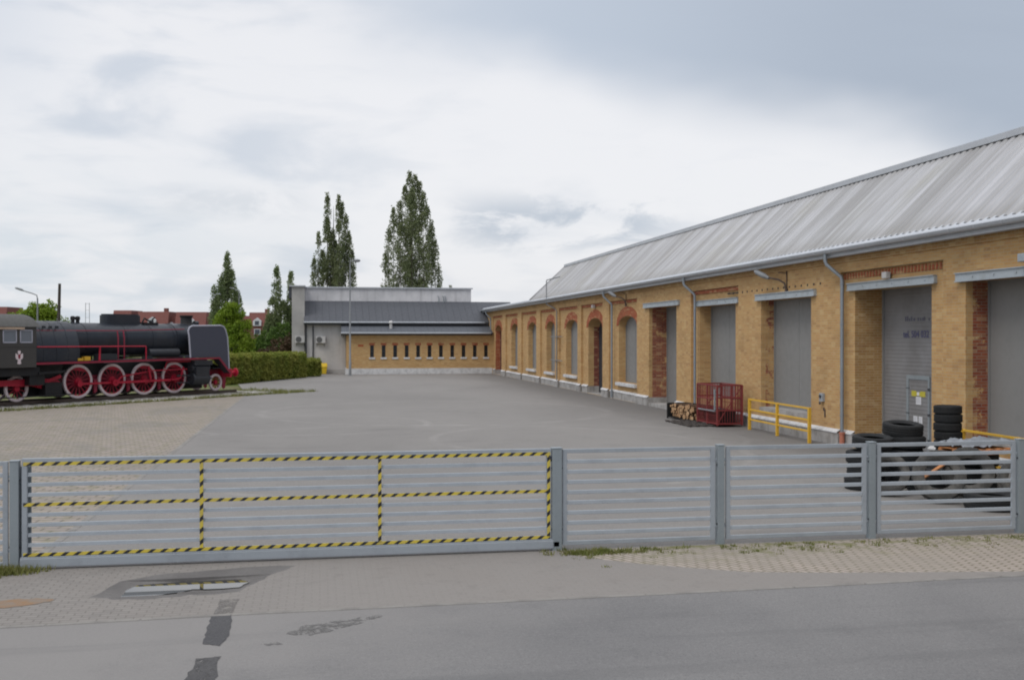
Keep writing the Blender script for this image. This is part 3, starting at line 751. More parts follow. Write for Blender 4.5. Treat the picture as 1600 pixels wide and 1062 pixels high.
# roof: lean corrugated slope, ridge flashing, flat top
rf = MB(); prof = []
y = YN - .6; yend = 75.6; ps = .30
def rp(y, t_, h): # point on slope, t 0..1, h outward lift
    return (15.12 + 2.72 * t_ - h * .72, y, 5.93 + 2.60 * t_ + h * .69)
while y < yend:
    for dy, h in ((0, 0), (.11, 0), (.15, .035), (.25, .035), (.29, 0)):
        prof.append((min(y + dy, yend), h))
    y += ps
for i in range(len(prof) - 1):
    (a, h0), (b, h1) = prof[i], prof[i+1]
    if b - a < 1e-5: continue
    rf.add([rp(a, 0, h0), rp(b, 0, h1), rp(b, 1, h1), rp(a, 1, h0)], [(0, 1, 2, 3)])
roofo = part(rf.build('roof', M['roof'], fix=False), shed)
tp = MB().add([(17.84, YN, 8.53), (17.84, yend, 8.53), (26, yend, 9.3), (26, YN, 9.3)], [(0, 1, 2, 3)]).add([(26, YN, 9.3), (26, yend, 9.3), (34, yend, 6), (34, YN, 6)], [(0, 1, 2, 3)])
tp.add([(15.12, yend, 5.9), (17.84, yend, 8.53), (26, yend, 9.3), (34, yend, 5.9)], [(0, 1, 2, 3)]).add([(15.12, YN, 5.9), (17.84, YN, 8.53), (26, YN, 9.3), (34, YN, 5.9)], [(0, 1, 2, 3)])
part(tp.build('roof_top', M['roof'], fix=False), shed)
lr = MB().add([(15.0, yend, 5.90), (34, yend, 7.3), (34, YFAR, 7.3), (15.0, YFAR, 5.90)], [(0, 1, 2, 3)]).add([(15.0, YFAR, 5.86), (34, YFAR, 5.86), (34, YFAR, 7.3), (15.0, YFAR, 5.90)], [(0, 1, 2, 3)])
part(lr.build('low_roof', M['roof'], fix=False), shed)
rg = MB()
rg.box((17.66, YN - .5, 8.535), (17.98, yend + .1, 8.60)).bar((17.655, YN - .5, 8.50), (17.655, yend + .1, 8.50), .03, .16)
part(rg.build('ridge_flashing', M['gutter']), shed)
part(MB().bar((15.06, yend + .03, 5.95), (17.86, yend + .03, 8.56), .06, .14).build('verge_trim', M['roof']), shed)
ev = MB()
ev.add([(15.22, YN - .5, 6.02), (15.22, YFAR, 6.02), (14.99, YFAR, 5.86), (14.99, YN - .5, 5.86)], [(0, 1, 2, 3)])
ev.box((14.98, YN - .5, 5.60), (15.03, YFAR, 5.86))
ev.box((15.03, YN - .5, 5.62), (XF, YFAR, 5.66))
part(ev.build('fascia', M['gutter']), shed)
gt = MB()   # half-round gutter
pts = [(14.875 + .095 * cos(a), 5.80 + .095 * sin(a)) for a in [pi + pi * k / 8 for k in range(9)]]
for (p, q) in zip(pts, pts[1:]): gt.add([(p[0], YN - .5, p[1]), (p[0], YFAR, p[1]), (q[0], YFAR, q[1]), (q[0], YN - .5, q[1])], [(0, 1, 2, 3)])
y = YN
while y < YFAR: gt.tube([(14.875 + .099 * cos(a), y, 5.80 + .099 * sin(a)) for a in [pi + pi * k / 6 for k in range(7)]], .012, 5); y += 1.0
gt.tube([(14.78, YN - .5, 5.80), (14.78, YFAR, 5.80)], .015, 6)
part(gt.build('gutter', M['gutter'], smooth=True), shed)
part(MB().box((XF - .05, YN, 5.44), (XF + .02, YFAR, 5.62)).build('cornice', M['jamb_dirty']), shed)
for yd, shoe in ((29.12, True), (41.65, False), (54.3, False), (94.9, False), (16.9, False)):
    d_ = MB(); x = XF - .07
    d_.tube([(14.875, yd + .3, 5.72), (14.875, yd + .3, 5.50), (14.90, yd + .28, 5.40), (x - .02, yd + .02, 5.02), (x, yd, 4.92), (x, yd, .38 if shoe else .05)], .055, 10)
    for z in (.9, 2.2, 3.6, 4.8): d_.lathe([(.066, -.02), (.066, .02)], (x, yd, z), 'Z', 10)
    dp = part(d_.build('downpipe', M['pipe'], smooth=True), shed)
    if shoe:
        s_ = MB().tube([(x, yd, .40), (x, yd, .02)], .075, 12).lathe([(.09, .36), (.09, .41)], (x, yd, 0), 'Z', 12)
        o = s_.build('pipe_shoe', M['orange_pipe'], smooth=True); o.parent = dp; o.matrix_parent_inverse = Matrix.Identity(4)
# wall lamps on their brackets
def wall_lamp(yb, zb, label):
    t_ = thing('wall_lamp', label, 'lamp', (XF, yb, zb), group='old lamps bracketed to the warehouse wall')
    b_ = MB().tube([(-.05, 0, .02), (-.08, .05, .28), (-.20, .30, .42), (-.36, .75, .50)], .03, 8).tube([(-.03, 0, 0), (-.03, 0, .95)], .018, 6).tube([(-.03, 0, .62), (-.10, .5, .66)], .015, 6)
    b_.box((-.07, -.06, -.04), (0, .06, .10)); b_.build('bracket', M['brown_lamp'], t_, True)
    MB().tube([(-.34, .70, .48), (-.42, .95, .58), (-.50, 1.35, .72), (-.52, 1.5, .77)], [.05, .095, .085, .03], 10).build('lamp_head', M['grey_metal'], t_, True)
    return t_
wall_lamp(33.0, 4.75, 'old grey lamp over the wide doorway behind the yellow railing')
wall_lamp(51.8, 4.85, 'old grey lamp above the nearest arched window of the warehouse')
t_ = thing('floodlight', 'small white box lamp above the roller door with the papers', 'lamp', (XR, 26.75, 4.86))
MB().box((-.20, -.12, -.02), (-.06, .12, .16)).build('housing', M['white_plastic'], t_, bevel=.015); MB().box((-.06, -.03, .03), (0, .03, .10)).build('bracket', M['grey_metal'], t_)
t_ = thing('floodlight', 'small box lamp fixed on the steel beam at the right edge', 'lamp', (XF - .1, 20.6, 4.86))
MB().box((-.24, -.14, .0), (-.06, .14, .18)).build('housing', M['galv'], t_, bevel=.015); MB().box((-.06, -.03, -.03), (0, .03, .08)).build('bracket', M['grey_metal'], t_)
t_ = thing('floodlight', 'small white lamp on the crown of the arched dark doorway', 'lamp', (XR, 58.4, 4.95))
MB().box((-.22, -.13, -.04), (-.06, .13, .14)).build('housing', M['white_plastic'], t_, bevel=.015); MB().box((-.06, -.03, 0), (0, .03, .08)).build('bracket', M['grey_metal'], t_)
t_ = thing('socket_box', 'small grey socket box on the brick pier beside the downpipe', 'socket box', (XF, 30.45, 1.36))
MB().box((-.09, -.11, -.12), (0, .11, .14)).build('housing', M['galv'], t_, bevel=.01)
MB().lathe([(.05, -.13), (.05, -.09)], (0, .0, .04), 'X', 12).lathe([(.045, -.12), (.045, -.09)], (0, .02, -.17), 'X', 10).build('socket', M['dark_frame'], t_)
MB().box((-.02, -.16, -.60), (.0, -.10, -.35)).box((-.02, -.10, -.40), (.0, -.02, -.30)).build('cable_clip', M['brown_lamp'], t_)
# pole with cross-arms in front of the third arched window
t_ = thing('service_mast', 'thin grey steel mast with short arms rising past the warehouse gutter', 'mast', (15.05, 67.2, 0))
MB().tube([(0, 2.6, 5.95), (0, 2.6, 7.05), (.02, 2.5, 7.12), (.05, -1.2, 7.12)], .035, 8).tube([(.0, 2.6, 5.5), (0, 2.6, 6.0)], .05, 8).tube([(0, 2.6, 5.5), (.2, 1.2, 5.2), (.22, .45, 5.0), (.22, .45, .1)], .035, 8).build('pole', M['grey_metal'], t_, True)
for z in (1.75, 3.3): MB().bar((.2, -1.2, z), (.2, 2.3, z), .04, .05).build('arm', M['grey_metal'], t_)
# roller door: wicket, notices, painted words
XD = 16.35
rd = [o for o in shed.children if o.name.startswith('roller_door')][0]
wk = MB()
wk.box((XD - .03, 27.29, .03), (XD - .003, 27.40, 2.05)).box((XD - .03, 26.25, 2.05), (XD - .003, 27.40, 2.16)).box((XD - .03, 26.25, .03), (XD - .003, 26.33, 2.05))
sub(wk.build('wicket_frame', M['galv_post']), rd)
sub(MB().box((XD - .012, 26.33, .03), (XD - .0025, 27.29, 2.05)).build('wicket_door', M['roller']), rd)
hg = MB()
for z in (.4, 1.1, 1.8): hg.box((XD - .05, 26.24, z - .03), (XD - .03, 26.32, z + .03)).box((XD - .04, 27.27, z - .01), (XD - .02, 27.42, z + .01))
sub(hg.build('hinge', M['dark_frame']), rd)
sg = MB().box((XD - .022, 26.93, 1.58), (XD - .012, 27.15, 1.73)).box((XD - .022, 26.47, 1.58), (XD - .012, 26.70, 1.73)).box((XD - .022, 26.70, 1.60), (XD - .012, 26.93, 1.70))
sub(sg.build('sign', M['sign_yellow']), rd)
sub(MB().box((XD - .026, 26.76, 1.61), (XD - .022, 26.87, 1.70)).build('sign_centre', M['paper']), rd)
sub(MB().box((XD - .018, 26.68, 1.36), (XD - .0125, 26.93, 1.57)).build('notice', M['paper']), rd)
sub(MB().box((XD - .018, 26.86, .72), (XD - .0125, 27.06, 1.03)).build('notice', M['paper']), rd)
sub(MB().box((XD - .018, 26.62, .72), (XD - .0125, 26.80, 1.03)).build('notice', M['paper']), rd)
nts = [o for o in rd.children if o.name.startswith('notice')]
for nt_, (y0, y1, z0, z1) in zip(sorted(nts, key=lambda o: -sum(v.co.y for v in o.data.vertices) - 100 * (max(v.co.z for v in o.data.vertices) > 1.2)), ((26.71, 26.90, 1.39, 1.54), (26.88, 27.04, .75, 1.0), (26.64, 26.78, .75, 1.0))):
    ik = MB(); z = z1
    while z > z0: ik.box((XD - .0195, y0 + random.uniform(0, .04), z - .010), (XD - .0182, y1, z)); z -= .03
    ik.box((XD - .0194, y1 - .004, z0), (XD - .0183, y1, z1)); nt_['print'] = 1
    ob = ik.build('print', M['grey_ink']); ob.parent = rd; ob.matrix_parent_inverse = Matrix.Identity(4)
def text(body, size, loc, mt, parent, name='lettering'):
    cu = bpy.data.curves.new(name, 'FONT'); cu.body = body; cu.size = size; cu.extrude = .002; cu.offset = .004; cu.align_x = 'CENTER'
    o = bpy.data.objects.new(name, cu); COL.objects.link(o); cu.materials.append(mt)
    o.matrix_world = Matrix.Translation(loc) @ Matrix(((0, 0, -1, 0), (-1, 0, 0, 0), (0, 1, 0, 0), (0, 0, 0, 1)))
    o.parent = parent
    return o
o = text('tel. 504 032', .27, (XD - .012, 26.95, 3.22), M['blue_text'], None)
bpy.context.view_layer.update()
me = bpy.data.meshes.new_from_object(o); me.transform(o.matrix_world); 
if not me.materials: me.materials.append(M['blue_text'])
bpy.data.objects.remove(o)
o = bpy.data.objects.new('lettering', me); COL.objects.link(o); sub(o, rd)
# rd itself is parented to shed with an inverse that keeps world space, so children are in rd space = world
o2 = MB()
y = 27.5
while y > 26.3:
    h = random.uniform(.06, .14); o2.box((XD - .012, y - random.uniform(.03, .08), 3.68), (XD - .0035, y, 3.68 + h)); y -= random.choice((.1, .1, .12, .22))
sub(o2.build('faded_lettering', M['blue_faint']), rd)

# ------------------------------------------------------------------ brick annex across the end of the yard
annex = thing('brick_annex', 'low yellow brick annex with a row of narrow windows and lean-to roof', 'annex', (9, 94.3, 0))
AY = 94.3
wins = [4.36 + 1.022 * i for i in range(11)]
am = MB(); hl = [rect(x, x + .34, 1.50, 2.56) for x in wins]
am.sheet(rect(2.3, XF - .002, 0, 3.45), hl, lambda u, v: (u, AY, v))
for L in hl: am.skirt(L, lambda u, v, d: (u, d, v), AY, AY + .22)
am.add([(2.3, AY, 0), (2.3, AY + 2.2, 0), (2.3, AY + 2.2, 3.45), (2.3, AY, 3.45)], [(0, 1, 2, 3)])
part(am.build('wall', M['brick_wing'], fix=False), annex)
part(MB().box((2.22, AY - .06, 0), (XF - .003, AY + .02, .52)).box((2.22, AY + .02, 0), (2.302, AY + 2.2, .52)).build('plinth', M['white_stone']), annex)
for x in wins:
    g_ = part(MB().box((x, AY + .16, 1.50), (x + .34, AY + .18, 2.56)).build('window', M['glass_dark']), annex)
    sub(MB().box((x - .1, AY - .07, 1.34), (x + .44, AY + .16, 1.498)).build('sill', M['white_stone']), g_)
    sub(MB().box((x - .09, AY - .012, 2.562), (x + .43, AY + .01, 2.78)).build('lintel', M['red_brick']), g_)
    sub(MB().box((x, AY + .14, 1.50), (x + .03, AY + .16, 2.56)).box((x + .31, AY + .14, 1.50), (x + .34, AY + .16, 2.56)).box((x + .03, AY + .14, 2.0), (x + .31, AY + .16, 2.03)).build('frame', M['dark_frame']), g_)
rl = MB().add([(1.85, AY - .42, 3.72), (XF - .01, AY - .42, 3.72), (XF - .01, AY + 2.18, 4.42), (1.85, AY + 2.18, 4.42)], [(0, 1, 2, 3)])
rl.add([(1.85, AY - .42, 3.62), (XF - .01, AY - .42, 3.62), (XF - .01, AY - .42, 3.72), (1.85, AY - .42, 3.72)], [(0, 1, 2, 3)]).add([(1.85, AY - .42, 3.60), (XF - .01, AY - .42, 3.60), (XF - .01, AY + .02, 3.46), (1.85, AY + .02, 3.46)], [(0, 1, 2, 3)])
rl.add([(1.85, AY - .42, 3.60), (1.85, AY - .42, 3.72), (1.85, AY + 2.18, 4.42), (1.85, AY + 2.18, 3.45), (1.85, AY, 3.45)], [(0, 1, 2, 3, 4)])
x = 2.3
while x < 15.2: rl.add([(x, AY - .42, 3.725), (x + .04, AY - .42, 3.75), (x + .04, AY + 2.18, 4.45), (x, AY + 2.18, 4.425)], [(0, 1, 2, 3)]); x += .6
part(rl.build('roof', M['dark_roof2'], fix=False), annex)
part(MB().tube([(1.8, AY - .50, 3.64), (XF - .2, AY - .50, 3.64)], .075, 8).build('gutter', M['zinc'], smooth=True), annex)
part(MB().box((3.30, AY - .02, 2.46), (3.78, AY - .002, 2.62)).build('name_plate', M['red_plate']), annex)
t_ = MB().tube([(6.25, AY + .9, 4.0), (6.25, AY + .9, 4.55)], .13, 10).lathe([(.2, .48), (.22, .55), (.12, .68), (.0, .72)], (6.25, AY + .9, 4.05), 'Z', 12)
o = t_.build('roof_vent', M['white_plastic'], smooth=True); part(o, annex)

hall = thing('concrete_hall', 'pale grey concrete hall with a broad dark sloping roof behind the annex', 'hall', (5, 97, 0))
hb = MB()
hb.add([(-2.5, 97, 0), (-1.38, 97, 0), (-1.38, 97, 7.82), (-2.5, 97, 7.82)], [(0, 1, 2, 3)]).add([(-1.38, 97, 0), (-1.38, 100, 0), (-1.38, 100, 7.82), (-1.38, 97, 7.82)], [(0, 1, 2, 3)]).add([(-2.5, 97, 0), (-2.5, 114, 0), (-2.5, 114, 7.82), (-2.5, 97, 7.82)], [(0, 1, 2, 3)])
part(hb.build('side_pier', M['concrete_dark'], fix=False), hall)
hb = MB().add([(-1.38, 100, 0), (14.2, 100, 0), (14.2, 100, 7.85), (-1.38, 100, 7.85)], [(0, 1, 2, 3)]).add([(14.2, 100, 0), (14.2, 114, 0), (14.2, 114, 7.85), (14.2, 100, 7.85)], [(0, 1, 2, 3)]).add([(-2.5, 114, 0), (14.2, 114, 0), (14.2, 114, 7.85), (-2.5, 114, 7.85)], [(0, 1, 2, 3)]).add([(-2.5, 97, 7.82), (-1.38, 97, 7.82), (-1.38, 100, 7.82), (14.2, 100, 7.82), (14.2, 114, 7.82), (-2.5, 114, 7.82)], [(0, 1, 2, 3, 4, 5)])
part(hb.build('upper_wall', M['concrete_top'], fix=False), hall)
part(MB().box((-2.75, 96.85, 7.83), (-1.3, 100.2, 7.95)).box((-1.3, 99.85, 7.86), (14.35, 100.2, 7.98)).build('coping', M['gutter']), hall)
part(MB().box((-2.78, 97.0, 6.8), (-2.505, 114, 7.828)).build('side_eave', M['dark_frame']), hall)
part(MB().add([(-1.2, 96.5, 0), (2.28, 96.5, 0), (2.28, 96.5, 4.5), (-1.2, 96.5, 4.5)], [(0, 1, 2, 3)]).add([(-1.2, 96.5, 0), (-1.2, 97, 0), (-1.2, 97, 4.5), (-1.2, 96.5, 4.5)], [(0, 1, 2, 3)]).add([(2.28, 96.55, 3), (15.3, 96.55, 3), (15.3, 96.55, 4.62), (2.28, 96.55, 4.62)], [(0, 1, 2, 3)]).build('front_wall', M['concrete'], fix=False), hall)
part(MB().box((-.2, 96.44, 0), (2.28, 96.52, .38)).build('plinth', M['concrete_dark']), hall)
part(MB().box((-1.42, 95.98, 4.42), (15.25, 96.04, 4.60)).box((-1.42, 96.04, 4.38), (15.25, 96.5, 4.42)).build('soffit', M['dark_frame']), hall)
ro = MB().add([(-1.42, 95.95, 4.62), (18, 95.95, 4.62), (18, 100.0, 6.66), (-1.42, 100.0, 6.66)], [(0, 1, 2, 3)]).add([(-1.42, 95.95, 4.62), (-1.42, 100, 6.66), (-1.42, 100, 4.4), (-1.42, 95.95, 4.4)], [(0, 1, 2, 3)])
x = -1.0
while x < 15: ro.add([(x, 95.95, 4.622), (x + .025, 95.95, 4.645), (x + .05, 95.95, 4.622), (x + .05, 100, 6.662), (x + .025, 100, 6.685), (x, 100, 6.662)], [(0, 1, 4, 5), (1, 2, 3, 4)]); x += .6
part(ro.build('roof', M['dark_roof'], fix=False), hall)
part(MB().tube([(-1.45, 95.87, 4.60), (14.9, 95.87, 4.60)], .085, 8).build('gutter', M['zinc'], smooth=True), hall)
part(MB().tube([(-1.25, 95.87, 4.55), (-1.22, 96.35, 4.2), (-1.22, 96.35, .05)], .07, 8).build('downpipe', M['dark_frame'], smooth=True), hall)
part(MB().tube([(-.62, 96.43, 4.3), (-.62, 96.43, .05)], .06, 8).build('downpipe', M['dark_frame'], smooth=True), hall)
for xx in (11.1, 11.55, 11.75): part(MB().tube([(xx, 99.9, 6.6), (xx, 99.9, 7.1), (xx - .12, 99.9, 7.2)], .04, 6).build('vent_pipe', M['galv_post'], smooth=True), hall)
def ac(x, y, z, label):
    t_ = thing('air_conditioner', label, 'air conditioner', (x, y, z), group='air conditioners on the concrete hall')
    MB().box((-.42, -.36, 0), (.42, -.06, .62)).build('casing', M['white_plastic'], t_, bevel=.02)
    MB().lathe([(.25, -.385), (.26, -.37), (.26, -.355)], (-.12, 0, .31), 'Y', 18).build('fan_grille', M['grille'], t_)
    MB().box((-.36, -.36, -.04), (-.32, 0, 0)).box((.32, -.36, -.04), (.36, 0, 0)).box((-.36, -.03, -.3), (-.32, 0, 0)).box((.32, -.03, -.3), (.36, 0, 0)).build('bracket', M['grille'], t_)
ac(-1.78, 97.0, 2.78, 'white air conditioner on the darker strip of concrete wall')
ac(.05, 96.5, 2.75, 'white air conditioner on the pale concrete wall right of the dark pipe')
# yellow grit bin
t_ = thing('grit_bin', 'small bright yellow bin half hidden behind the low bush', 'bin', (.12, 95.75, 0))
MB().add([(-.42, -.3, 0), (.42, -.3, 0), (.42, .3, 0), (-.42, .3, 0), (-.5, -.36, .62), (.5, -.36, .62), (.5, .36, .62), (-.5, .36, .62)], [(0,1,2,3),(0,1,5,4),(1,2,6,5),(2,3,7,6),(3,0,4,7),(4,5,6,7)]).build('body', M['bin'], t_, bevel=.03)
MB().add([(-.54, -.4, .62), (.54, -.4, .62), (.54, .4, .62), (-.54, .4, .62), (-.5, -.34, .78), (.5, -.34, .78), (.5, .4, .98), (-.5, .4, .98)], [(0,1,2,3),(0,1,5,4),(1,2,6,5),(2,3,7,6),(3,0,4,7),(4,5,6,7)]).build('lid', M['bin'], t_, bevel=.03)

# ------------------------------------------------------------------ fence and sliding gate (along y = 15.6)
FY = 15.6
def fpost(x, par, h=1.53, wd=.12, nm='post'):
    m_ = MB().box((x - wd/2, FY - .05, -.04), (x + wd/2, FY + .07, h)).box((x - wd/2 - .008, FY - .058, h), (x + wd/2 + .008, FY + .078, h + .012))
    o = part(m_.build(nm, M['galv_post'], bevel=.006), par)
    b_ = MB()
    for z in (.30, 1.22): b_.box((x - wd/2 - .012, FY - .03, z), (x + wd/2 + .012, FY - .005, z + .028))
    sub(b_.build('bolt', M['dark_frame']), o); return o
def fpanel(x0, x1, par, z0=.10, z1=1.49, n=10):
    m_ = MB(); t_ = .07
    m_.box((x0, FY - .02, z0 - .03), (x0 + t_, FY + .02, z1 + .03)).box((x1 - t_, FY - .02, z0 - .03), (x1, FY + .02, z1 + .03))
    for i in range(n):
        z = z0 + (z1 - z0) * i / (n - 1)
        if i in (0, n-1): m_.box((x0 + t_, FY - .02, z - .03), (x1 - t_, FY + .02, z + .03))
        else:  # tilted louvre
            m_.add([(x, FY + a_, z + b_) for x in (x0 + t_, x1 - t_) for a_, b_ in ((-.016, -.034), (-.008, -.036), (.016, .016), (.012, .025), (-.008, .019))], [(0,1,2,3,4),(9,8,7,6,5),(0,5,6,1),(1,6,7,2),(2,7,8,3),(3,8,9,4),(4,9,5,0)])
    # fixing lugs
    for z in (z0 + .18, z1 - .18):
        m_.box((x0 - .035, FY - .01, z - .02), (x0, FY + .01, z + .02)).box((x1, FY - .01, z - .02), (x1 + .035, FY + .01, z + .02))
    return part(m_.build('panel', M['galv'], bevel=.004), par)
rfence = thing('fence', 'grey galvanised slatted fence with posts running right of the gate', 'fence', (8, FY, 0))
xs = [3.52, 6.13, 8.68, 11.33, 13.9, 16.5, 19.1]
for i, x in enumerate(xs): fpost(x, rfence, 1.535, .15 if i == 0 else .11)
for a, b in zip(xs, xs[1:]): fpanel(a + .09, b - .09, rfence)
lfence = thing('fence', 'grey galvanised slatted fence at the left edge beside the gate end', 'fence', (-6, FY, 0))
xs2 = [-4.155, -6.9, -9.5, -12.1]
for i, x in enumerate(xs2): fpost(x, lfence, 1.50, .12)
for a, b in zip(xs2, xs2[1:]): fpanel(b + .09, a - .085, lfence, .08, 1.47)
gate = thing('sliding_gate', 'long grey sliding gate edged with yellow and black hazard tape', 'gate', (-4.06, FY, 0))
GX = 7.42; gz0, gz1 = .20, 1.455
fr = MB().box((0, -.03, 1.475), (GX + .07, .03, 1.535)).box((0, -.03, gz0 - .03), (.07, .03, 1.475)).box((GX, -.03, gz0 - .03), (GX + .06, .03, 1.475))
for vx in (2.40, 4.92): fr.box((vx - .022, -.018, gz0), (vx + .022, .018, 1.475))
fr.build('frame', M['galv'], gate, bevel=.005)
sl = MB(); sp = (gz1 - gz0) / 9
for i in range(10):
    z = gz0 + sp * i
    if i in (0, 9): sl.box((.07, -.02, z - .022), (GX, .02, z + .022))
    elif i == 5: sl.box((.07, -.02, z - .020), (GX, .015, z + .020))
    else:
        sl.add([(x, a_, z + b_) for x in (.071, GX - .001) for a_, b_ in ((-.020, -.030), (-.012, -.032), (.012, .012), (.008, .021), (-.012, .015))], [(0,1,2,3,4),(9,8,7,6,5),(0,5,6,1),(1,6,7,2),(2,7,8,3),(3,8,9,4),(4,9,5,0)])
sl.build('slat', M['galv'], gate)
MB().box((-.02, -.06, .03), (GX + .10, .05, .155)).box((-.02, -.045, .155), (GX + .10, .035, .172)).build('bottom_beam', M['galv'], gate, bevel=.01)
MB().box((GX + .10, -.05, .05), (GX + .20, .04, .14)).build('catch', M['dark_frame'], gate, bevel=.01)
MB().box((GX + .06, -.02, 1.34), (GX + .12, .02, 1.42)).build('lock', M['dark_frame'], gate)
MB().box((-.05, .075, .05), (.10, .09, 1.42)).build('end_guard', M['galv_post'], gate)
for z in (gz0 + .004, gz0 + sp * 5, gz1 + .004): MB().box((.02, -.0345, z - .024), (GX + .055, -.0305, z + .024)).build('hazard_tape', M['tape_h'], gate)
for vx in (2.40, 4.92, GX + .03): MB().box((vx - .024, -.0385, gz0 + .02), (vx + .024, -.0348, gz1 - .02)).build('hazard_tape', M['tape_v'], gate)

# ------------------------------------------------------------------ yellow railings
def railing(y0, y1, x0, x1, ys, label, h=1.07, kick=True):
    t_ = thing('yellow_railing', label, 'railing', (x0, y0, 0))
    fx = lambda y: x0 + (x1 - x0) * (y - y0) / (y1 - y0)
    for i, y in enumerate(ys):
        MB().box((fx(y) - x0 - .045, y - y0 - .045, 0), (fx(y) - x0 + .045, y - y0 + .045, h + .02)).build('post', M['yellow'], t_, bevel=.008)
    for z in (h - .01, h * .66, h * .34) if kick else (h - .01, h * .5):
        MB().bar((0, 0, z), (x1 - x0, y1 - y0, z), .04, .055).build('rail', M['yellow'], t_, bevel=.006)
    return t_
railing(30.02, 34.85, 14.66, 14.78, (30.02, 32.45, 34.85), 'yellow steel railing standing free before the warehouse doorway')
railing(15.0, 22.4, 14.45, 14.72, (15.0, 17.6, 20.25, 22.3), 'yellow steel railing behind the tyre heap at the right edge')

# ------------------------------------------------------------------ maroon mesh cage and firewood
cg = thing('mesh_cage', 'maroon steel mesh cage standing by the warehouse wall beside the firewood', 'cage', (14.47, 36.9, 0), radians(2))
W_, D_, Hc = .475, .92, 1.50
for sx in (-1, 1):
    fr = MB()
    for y in (-D_, -.02, D_):
        fr.bar((sx * W_, y, .06), (sx * W_, y, Hc), .06)
    for z in (.12, .55, 1.0, Hc): fr.bar((sx * W_, -D_, z), (sx * W_, D_, z), .045)
    fr.build('side_frame', M['maroon'], cg)
    ms = MB(); y = -D_ + .1
    while y < D_: ms.bar((sx * W_, y, .12), (sx * W_, y, Hc), .016); y += .105
    z = .2
    while z < Hc: ms.bar((sx * W_, -D_, z), (sx * W_, D_, z), .012); z += .21
    ms.build('side_mesh', M['maroon'], cg)
for sy in (-1, 1):
    fr = MB()
    for z in (.12, .6, 1.05, Hc): fr.bar((-W_, sy * D_, z), (W_, sy * D_, z), .05)
    fr.bar((-W_, sy * D_, .12), (W_, sy * D_, Hc), .03); fr.build('end_frame', M['maroon'], cg)
    ms = MB(); x = -W_ + .09
    while x < W_: ms.bar((x, sy * D_, .12), (x, sy * D_, Hc), .016); x += .1
    ms.build('end_mesh', M['maroon'], cg)
MB().box((-W_, -D_, .10), (W_, D_, .13)).build('floor_plate', M['maroon'], cg)
MB().box((-W_ - .075, -D_ + .08, .62), (-W_ - .035, -D_ + .15, 1.36)).box((-W_ - .075, -D_ + .1, .56), (-W_ - .035, D_ - .2, .60)).build('hasp', M['galv_post'], cg)
bx = MB().box((-.34, -.75, .14), (.32, .7, .58)); o = bx.build('cargo_box', M['rubber'], bevel=.02); o.location = (14.47, 36.9, 0); o.rotation_euler[2] = radians(2); tag(o, 'dark low box lying inside the maroon cage', 'box')
pal = MB()
for y in (-1.2, -.4, .4, 1.2): pal.box((-.5, y - .05, 0), (.5, y + .05, .035))
for x in (-.42, -.14, .14, .42): pal.box((x - .06, -1.4, .036), (x + .06, 1.4, .058))
o = pal.build('board_pallet', M['old_wood']); o.location = (13.55, 37.6, 0); tag(o, 'flat weathered board lying on the asphalt beside the cage', 'board')
fc = thing('firewood_crate', 'low black crate filled with split firewood beside the maroon cage', 'crate', (14.27, 39.45, 0), radians(9))
cw, cd, ch = .42, 1.1, .60
m_ = MB()
for sx in (-1, 1):
    for sy in ((-1, 1) if sx > 0 else (1,)): m_.bar((sx * cw, sy * cd, 0), (sx * cw, sy * cd, ch), .05)
m_.build('post', M['black_mesh'], fc)
m_ = MB()
for z in (.06, ch): 
    m_.bar((-cw, cd, z), (cw, cd, z), .045).bar((cw, -cd, z), (cw, cd, z), .045)
m_.build('rail', M['black_mesh'], fc)
MB().box((-cw, cd - .02, .06), (cw, cd, ch)).box((cw - .02, -cd, .06), (cw, cd, ch)).box((-cw, -cd, .05), (cw, cd, .07)).build('side_panel', M['black_mesh'], fc)
# logs lie across the crate, ends to the yard; built once, copied
def log_mesh(r, L):
    m = MB(); n = 7; jit = [random.uniform(.78, 1.1) for _ in range(n)]
    vs = [(x_, r * jit[k] * cos(2*pi*k/n), r * jit[k] * sin(2*pi*k/n)) for x_ in (-L/2, L/2) for k in range(n)]
    m.add(vs, [tuple(range(n))[::-1], tuple(range(n, 2*n))] + [(k, (k+1) % n, n + (k+1) % n, n + k) for k in range(n)])
    return m
protos = []
for q in range(5):
    o = log_mesh(.052 + .012 * q, .74).build('firewood_log', M['log']); protos.append(o); o.data.transform(Matrix.Rotation(0, 4, 'X'))
cnt = 0; rot = radians(9)
for row in range(4):
    nn = 13
    for i in range(nn):
        y = -cd + .10 + (2 * cd - .2) * (i + .5 * (row % 2)) / nn; z = .14 + row * .125 + (.03 * random.random())
        if row == 3 and i > 9 and random.random() < .5: continue
        pr = protos[random.randrange(5)]
        o = pr if not pr.get('used') else pr.copy()
        if o is not pr: COL.objects.link(o)
        pr['used'] = 1
        xl = random.uniform(-.09, .06)
        o.location = (14.27 + xl * cos(rot) - y * sin(rot), 39.45 + xl * sin(rot) + y * cos(rot), z)
        o.rotation_euler = (random.uniform(0, 6), random.uniform(-.06, .06), rot + random.uniform(-.1, .22))
        tag(o, 'split firewood log packed in the black crate by the warehouse', 'log', 'split logs in the firewood crate'); cnt += 1

